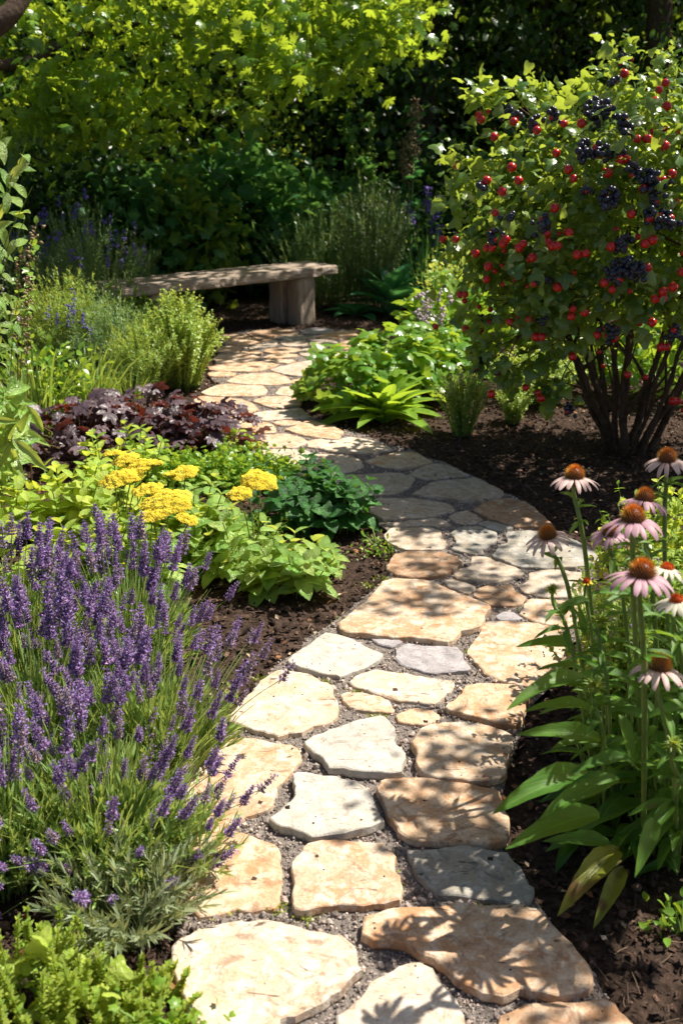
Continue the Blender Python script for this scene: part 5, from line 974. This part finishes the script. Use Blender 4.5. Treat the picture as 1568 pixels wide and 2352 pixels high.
for i, (x, y, s) in enumerate([(1168,262,1),(1180,270,0),(1222,288,1),(1272,268,1),(1366,262,3),(1388,258,2),(1370,245,1),(1436,292,2),(1340,345,3),(1368,350,2),(1398,355,1),(1425,358,1),(1515,505,2),(1538,512,2),(1245,515,2),(1250,525,1),(1410,620,3),(1440,612,3),(1465,622,3),(1415,640,1),(1455,630,2),(1430,143,1),(1488,410,3),(1505,425,2),(1128,548,1),(1390,465,2),(1410,455,1),(1305,942,1),(1548,770,2),(1100,745,1),(1098,840,1),(1142,855,0),(1110,430,0),(1170,500,0),(1245,740,0),(1340,440,0),(1402,770,1),(1416,760,0),(1240,645,0),(1425,565,1),(1488,500,1),(1405,190,0),(1500,460,1),(1460,400,1)]):
    o = bpy.data.objects.new('berry_cluster', CM[s]); COL.objects.link(o); o.parent = bush; o.location = on_bush(x, y, 1.15); o.rotation_euler.z = random.uniform(0, 6); sc_ = random.uniform(.8, 1.0); o.scale = (sc_,) * 3

# ------------------------------------------------------------------ coneflowers
cone_m, nt_, out_ = newmat('cone'); tc = nt_.nodes.new('ShaderNodeTexCoord'); sx = nt_.nodes.new('ShaderNodeSeparateXYZ'); nt_.links.new(tc.outputs['UV'], sx.inputs[0])
c_ = ramp(nt_, sx.outputs[0], [(0, (.14, .13, .03)), (.30, (.46, .24, .03)), (.6, (.90, .42, .04)), (1, (.96, .34, .03))]); tipc = ramp(nt_, sx.outputs[1], [(.0, (.26, .14, .08)), (.25, (.75, .65, .55)), (.6, (1, 1, 1))]); c_ = mixc(nt_, 1.0, c_, tipc, 'MULTIPLY')
pc = nd(nt_, 'ShaderNodeBsdfPrincipled', Roughness=.5); nt_.links.new(c_, pc.inputs['Base Color']); nt_.links.new(pc.outputs[0], out_.inputs[0])
cone_r = simple('young_cone', (.60, .07, .015), (.70, .20, .03), .6, 200, .2)
def petmat(nm, a, b_):
    m = leafmat(nm, a, b_, tc=tuple(min(1, x * 1.15) for x in b_), trans=.35, gloss=.04, rough=.5); return m
pet_p = petmat('pink_petal', (.56, .31, .40), (.72, .47, .53)); pet_f = petmat('faded_petal', (.70, .49, .47), (.80, .62, .58)); pet_w = petmat('white_petal', (.72, .68, .52), (.82, .78, .66))
def cone_geo(r, hgt_):
    g = Geo(); n = 230; k = np.arange(n); a = k * 2.39996; f = (k + .5) / n; ph = f ** .62 * math.pi * .56
    nrmv = np.column_stack([np.sin(ph) * np.cos(a), np.sin(ph) * np.sin(a), np.cos(ph)]); p = nrmv * [r * .72, r * .72, hgt_ * .72]
    V, F, U = octa(.16, 1, .16); base = 0
    for i in range(n):
        pass
    Vt = (np.array([(-.16, 0, -.16), (.16, 0, -.16), (.16, 0, .16), (-.16, 0, .16), (0, 1, 0)], float), np.array([(0, 1, 4), (1, 2, 4), (2, 3, 4), (3, 0, 4)]), np.array([(0, 0)] * 4 + [(0, 1)], float))
    d = nrmv + [0, 0, .35]; L = r * .44 * (1 - .25 * f)
    m0 = g.n; g.inst(Vt, p, d, (0, 0, 1) + rv(n, .3), np.column_stack([L * .42, L, L * .42])); U_ = np.tile(Vt[2], (n, 1)); U_[:, 0] = np.repeat(np.clip(1 - f * 1.02, 0, 1), 5); g.U[-1] = U_
    g.add(SPH[0] * [r * .74, r * .74, hgt_ * .74], SPH[1], np.column_stack([np.full(len(SPH[0]), .3), np.full(len(SPH[0]), .0)])); return g
def petals_geo(n, r0, L, w, droop, curl=.2):
    g = Geo(); K = 7; t = np.linspace(0, 1, K); Vs = []; 
    for i in range(n):
        a = 6.2832 * i / n + random.gauss(0, .07); dr = droop + random.gauss(0, .14); Li = L * random.uniform(.85, 1.1); el = np.linspace(-.05, -dr, K); rr = r0 + np.concatenate([[0], np.cumsum(np.cos(el[:-1]) * Li / (K - 1))]); zz = np.concatenate([[0], np.cumsum(np.sin(el[:-1]) * Li / (K - 1))])
        ww = w * np.array([.45, .8, 1, 1.05, 1, .8, .35]) * random.uniform(.85, 1.15); tw = random.gauss(0, .15)
        ca, sa = math.cos(a), math.sin(a); V = []
        for k_ in range(K):
            for s_ in (-1, -.5, 0, .5, 1):
                o_ = s_ * ww[k_] * .5; z_ = zz[k_] - .10 * w * abs(s_) - .10 * w * (1 if s_ in (-.5, .5) else 0) * -1 + tw * o_; r_ = rr[k_] - (.06 * L if k_ == K - 1 and s_ == 0 else 0)
                V.append((r_ * ca - o_ * sa, r_ * sa + o_ * ca, z_))
        F = [(k_ * 5 + j, k_ * 5 + j + 1, (k_ + 1) * 5 + j + 1, (k_ + 1) * 5 + j) for k_ in range(K - 1) for j in range(4)]
        g.add(V, F, [(s_ / 4, k_ / 6) for k_ in range(K) for s_ in range(5)])
    return g
def conehead(parent, pos, w, kind, tilt, label=None):
    """w = full petal width in metres"""
    h = bpy.data.objects.new('flower_head', None); COL.objects.link(h); h.parent = parent; h.location = pos; h.empty_display_size = .02
    h.rotation_euler = tilt
    if label: h['label'] = label
    r = w * {'pink': .265, 'faded': .265, 'white': .2, 'nopetal': .25, 'bud': .5}[kind]; 
    if kind == 'bud':
        g = Geo(); n = 46; a = np.arange(n) * 2.4; f = np.arange(n) / n; el = 1.4 - 1.5 * f; d = np.column_stack([np.cos(a) * np.cos(el), np.sin(a) * np.cos(el), np.sin(el)]); g.inst(T_LANCE, d * r * .4, d + [0, 0, .3], (0, 0, 1) + rv(n, .1), r * ru(.8, 1.5, n)); g.add(SPH[0] * [r * .7, r * .7, r * .5], SPH[1]); g.build('bud_scales', bud_m, h); return h
    c = cone_geo(r, r * (1.2 if kind != 'white' else .8)).build('cone', cone_m if kind in ('pink', 'faded') else cone_r, h, smooth=False); c.location = (0, 0, r * .08)
    if kind != 'nopetal': petals_geo(random.choice((14, 15, 16)), r * .62, w * .50, w * .125, {'pink': 1.15, 'faded': 1.1, 'white': .95}[kind]).build('petals', {'pink': pet_p, 'faded': pet_f, 'white': pet_w}[kind], h)
    else: petals_geo(9, r * .6, w * .3, w * .12, .3).build('petals', yar_y, h)
    return h
bud_m = leafmat('bud', (.14, .26, .04), (.34, .42, .08), trans=.3)
def coneflower(label, base, heads, leaves=(), nl=0, mat=None, lsize=.13, lh=.45, lr=.1):
    lv = []; base = Vector(base); t = thing('coneflower', label, 'coneflower', base, 'coneflowers at the right of the path')
    for (x, y, zc, w, kind, tilt, *mid) in heads:
        p = P(x, y, zc) - base; wm = w / 2350 * zc; head = conehead(t, p, wm, kind, tilt)
        up = Vector((0, 0, 1)); up.rotate(head.rotation_euler); foot = Vector((p.x * .08 + random.gauss(0, .01), p.y * .08, 0)); m = (P(*mid[0]) - base) if mid else (p * .55 + Vector((-p.x * .15, 0, 0)))
        q = np.array([foot, m, p - up * .035, p]); tt = np.linspace(0, 3, 14); cs_ = []
        for u_ in tt:
            i = min(int(u_), 2); f = u_ - i; p0, p1, p2, p3 = q[max(i - 1, 0)], q[i], q[i + 1], q[min(i + 2, 3)]
            cs_.append(.5 * ((2 * p1) + (p2 - p0) * f + (2 * p0 - 5 * p1 + 4 * p2 - p3) * f * f + (3 * p1 - p0 - 3 * p2 + p3) * f ** 3))
        g = Geo(); g.tubes(np.array(cs_)[None], np.linspace(.0058, .0042, 14)[None] * max(.8, wm / .09), 7); g.build('stem', stem_g, t)
        m_ = 14; fi = ru(.12, .82, m_) * 13; ii = fi.astype(int); pp_ = np.array(cs_)[ii]; aa = np.arange(m_) * 2.4 + random.uniform(0, 6)
        if kind != 'nopetal': lv = lv + [(pp_, np.column_stack([np.cos(aa), np.sin(aa), ru(-.1, .9, m_)]), (lsize * .85 * ru(.5, 1.0, m_) * (1.15 - .9 * fi / 13)))]
    g = Geo(); gy = Geo()
    for a_, b_, c_ in lv: g.inst(T_LANCE, a_, b_, (0, 0, 1) + rv(len(a_), .2), c_)
    for L_ in leaves:
        x0, y0, z0, x1, y1, z1 = L_[:6]; a = P(x0, y0, z0) - base; b_ = P(x1, y1, z1) - base; d = b_ - a; ln = d.length; d = d + Vector((0, 0, .22 * ln)); (gy if len(L_) > 6 else g).inst(T_LANCE, np.array(a)[None], np.array(d)[None], np.array([[.1, -.35, 1.0]]) + rv(1, .15), np.array([[ln * .95, ln * .95, ln]]))
    if nl:
        a = ru(0, 6.283, nl); z = ru(.03, lh, nl); p = np.column_stack([np.cos(a) * lr * ru(.1, 1, nl), np.sin(a) * lr * ru(.1, 1, nl), z]); d = np.column_stack([np.cos(a), np.sin(a), ru(-.1, .8, nl)]); g.inst(T_LANCE, p, d, (0, 0, 1) + rv(nl, .25), (lsize * ru(.6, 1.15, nl) * (1.15 - .5 * z / lh))[:, None] * [1.3, 1, 1])
        k = RNG.choice(nl, min(nl, 26), False); sp_ = np.column_stack([p[k][:, 0], p[k][:, 1], p[k][:, 2]]); gs = Geo(); gs.tubes(bez(sp_ * [.3, .3, 0], sp_ * [.6, .6, .5], sp_, 5), np.full((1, 5), .0028), 5); gs.build('stems', stem_g, t, kind='stuff')
    g.build('foliage', mat or ech_m, t)
    if gy.n: gy.build('foliage', ech_y, t, label='yellowing lower leaves with brown spots')
    return t
coneflower('tall coneflower standing alone against the dark mulch, pale drooping petals', G(1395, 1730), [(1318, 1098, 2.28, 96, 'faded', (R(-6), R(2), .3), (1345, 1290, 2.3))],
   [(1352, 1350, 2.3, 1305, 1325, 2.3), (1352, 1380, 2.3, 1290, 1395, 2.25)], 8, lh=.25, lsize=.10)
coneflower('coneflower leaning toward the stones on a slanting stem, furthest left of the coneflowers', G(1390, 1850), [(1257, 1232, 2.3, 90, 'faded', (R(-4), R(-16), .6), (1310, 1380, 2.3))],
   [(1330, 1420, 2.2, 1290, 1380, 2.2)], 8, lh=.25, lsize=.10)
coneflower('green spiky bud on a short stem with long leaves pointing over the path', G(1400, 1900), [(1267, 1358, 2.2, 24, 'bud', (0, R(-10), 0), (1310, 1480, 2.2)), (1379, 1432, 2.1, 34, 'bud', (0, 0, 0), (1395, 1600, 2.1)), (1365, 1580, 2.0, 34, 'bud', (0, 0, 0), (1385, 1700, 2.05))],
   [(1320, 1490, 2.2, 1208, 1468, 2.15), (1350, 1560, 2.15, 1183, 1582, 2.05), (1360, 1630, 2.1, 1215, 1610, 2.1), (1340, 1540, 2.2, 1240, 1520, 2.2), (1380, 1700, 2.05, 1218, 1676, 2.0), (1400, 1600, 2.1, 1300, 1560, 2.1), (1360, 1500, 2.2, 1400, 1440, 2.2), (1340, 1460, 2.2, 1330, 1390, 2.2), (1420, 1640, 2.0, 1460, 1750, 1.95)], 26, lh=.40, lsize=.13, lr=.08)
coneflower('coneflower with the largest orange brown cone and deep pink petals, in front of its neighbours', G(1490, 1960), [(1472, 1322, 1.72, 132, 'pink', (R(-4), R(3), 0), (1478, 1560, 1.85))],
   [(1420, 1790, 1.98, 1262, 1850, 1.88), (1375, 1870, 2.0, 1205, 1925, 1.88), (1350, 1775, 2.0, 1170, 1838, 1.88), (1420, 1950, 2.1, 1308, 2062, 1.95, 'y'), (1430, 1990, 2.1, 1380, 2112, 2.0, 'y'), (1400, 1940, 2.1, 1275, 1925, 2.05), (1500, 1880, 1.9, 1478, 1990, 1.8), (1440, 1740, 1.95, 1330, 1760, 1.9)], 46, lh=.50, lsize=.12, lr=.10)
coneflower('coneflower with a bright orange cone and broad pink petals, upper right group', G(1500, 1880), [(1452, 1196, 1.90, 122, 'pink', (R(-6), R(4), 1), (1455, 1420, 2.0))], (), 26, lh=.45, lsize=.13)
coneflower('smaller coneflower with hanging mauve petals tucked left below its larger neighbour', G(1470, 1820), [(1398, 1226, 2.1, 80, 'pink', (R(-4), R(-6), 1.5), (1430, 1380, 2.1))], (), 14, lh=.4, lsize=.12)
coneflower('coneflower with a brown cone half hidden behind the bright orange one', G(1520, 1800), [(1478, 1150, 2.15, 96, 'pink', (R(0), R(14), 1), (1500, 1400, 2.1))], (), 16, lh=.45, lsize=.12)
coneflower('pale coneflower at the top right corner of the group, near the berry bush stems', G(1560, 1790), [(1530, 1058, 2.2, 94, 'faded', (R(-4), R(2), 2), (1525, 1300, 2.2))], (), 20, lh=.45, lsize=.12)
coneflower('lowest coneflower with a red orange cone and wide pale pink petals', G(1555, 1990), [(1512, 1536, 1.85, 116, 'faded', (R(-8), R(4), 0), (1545, 1760, 1.9)), (1546, 1712, 1.8, 30, 'bud', (0, 0, 0))], (), 44, lh=.42, lsize=.15, lr=.12)
coneflower('young flower with a flat red cone and white petals at the right edge', G(1620, 1850), [(1530, 1306, 1.95, 84, 'white', (R(-10), R(8), 0), (1560, 1500, 1.95))], (), 16, lh=.4, lsize=.12)
coneflower('cream petalled flower with an orange cone below the red one at the right edge', G(1640, 1900), [(1552, 1380, 1.85, 92, 'white', (R(-4), R(-6), 0), (1590, 1560, 1.9))], (), 26, lh=.4, lsize=.13)
coneflower('small orange red button flower with tiny yellow petals', G(1400, 1760), [(1345, 1337, 2.3, 38, 'nopetal', (0, 0, 0), (1355, 1440, 2.3))], (), 0)
hgp = 'fine leaved herbs among the coneflowers'
sprigbush('feathery_herb', 'upright ferny light green herb against the dark mulch, left of the pale corner coneflower', 'herb', G(1470, 1560), pars_m, T_OVAL, 22, .03, .13, .62, 40, .024, hgp, .3, (-.05, .05))
sprigbush('feathery_herb', 'yellow green fine herb at the right edge behind the coneflowers', 'herb', G(1550, 1600), mint_y, T_OVAL, 170, .12, .28, .60, 44, .028, hgp, .3)
sprigbush('feathery_herb', 'fine green herb with tiny white flowers between the coneflower stems', 'herb', G(1450, 1730), thyme_m, T_OVAL, 170, .10, .22, .52, 50, .019, hgp, .3, flowers=(pink_m, 40, .009))
sprigbush('feathery_herb', 'fine herb below the cream petalled flower at the right edge', 'herb', G(1580, 1720), pars_m, T_OVAL, 110, .1, .22, .46, 40, .024, hgp, .3, flowers=(pink_m, 40, .009))
leafbush('ground_cover', 'low dark seedling leaves at the right edge under the coneflowers', 'ground cover plant', G(1560, 2150), T_OVAL, pars_m, 60, (.06, .06, .02), .03, .025, 14, .015)
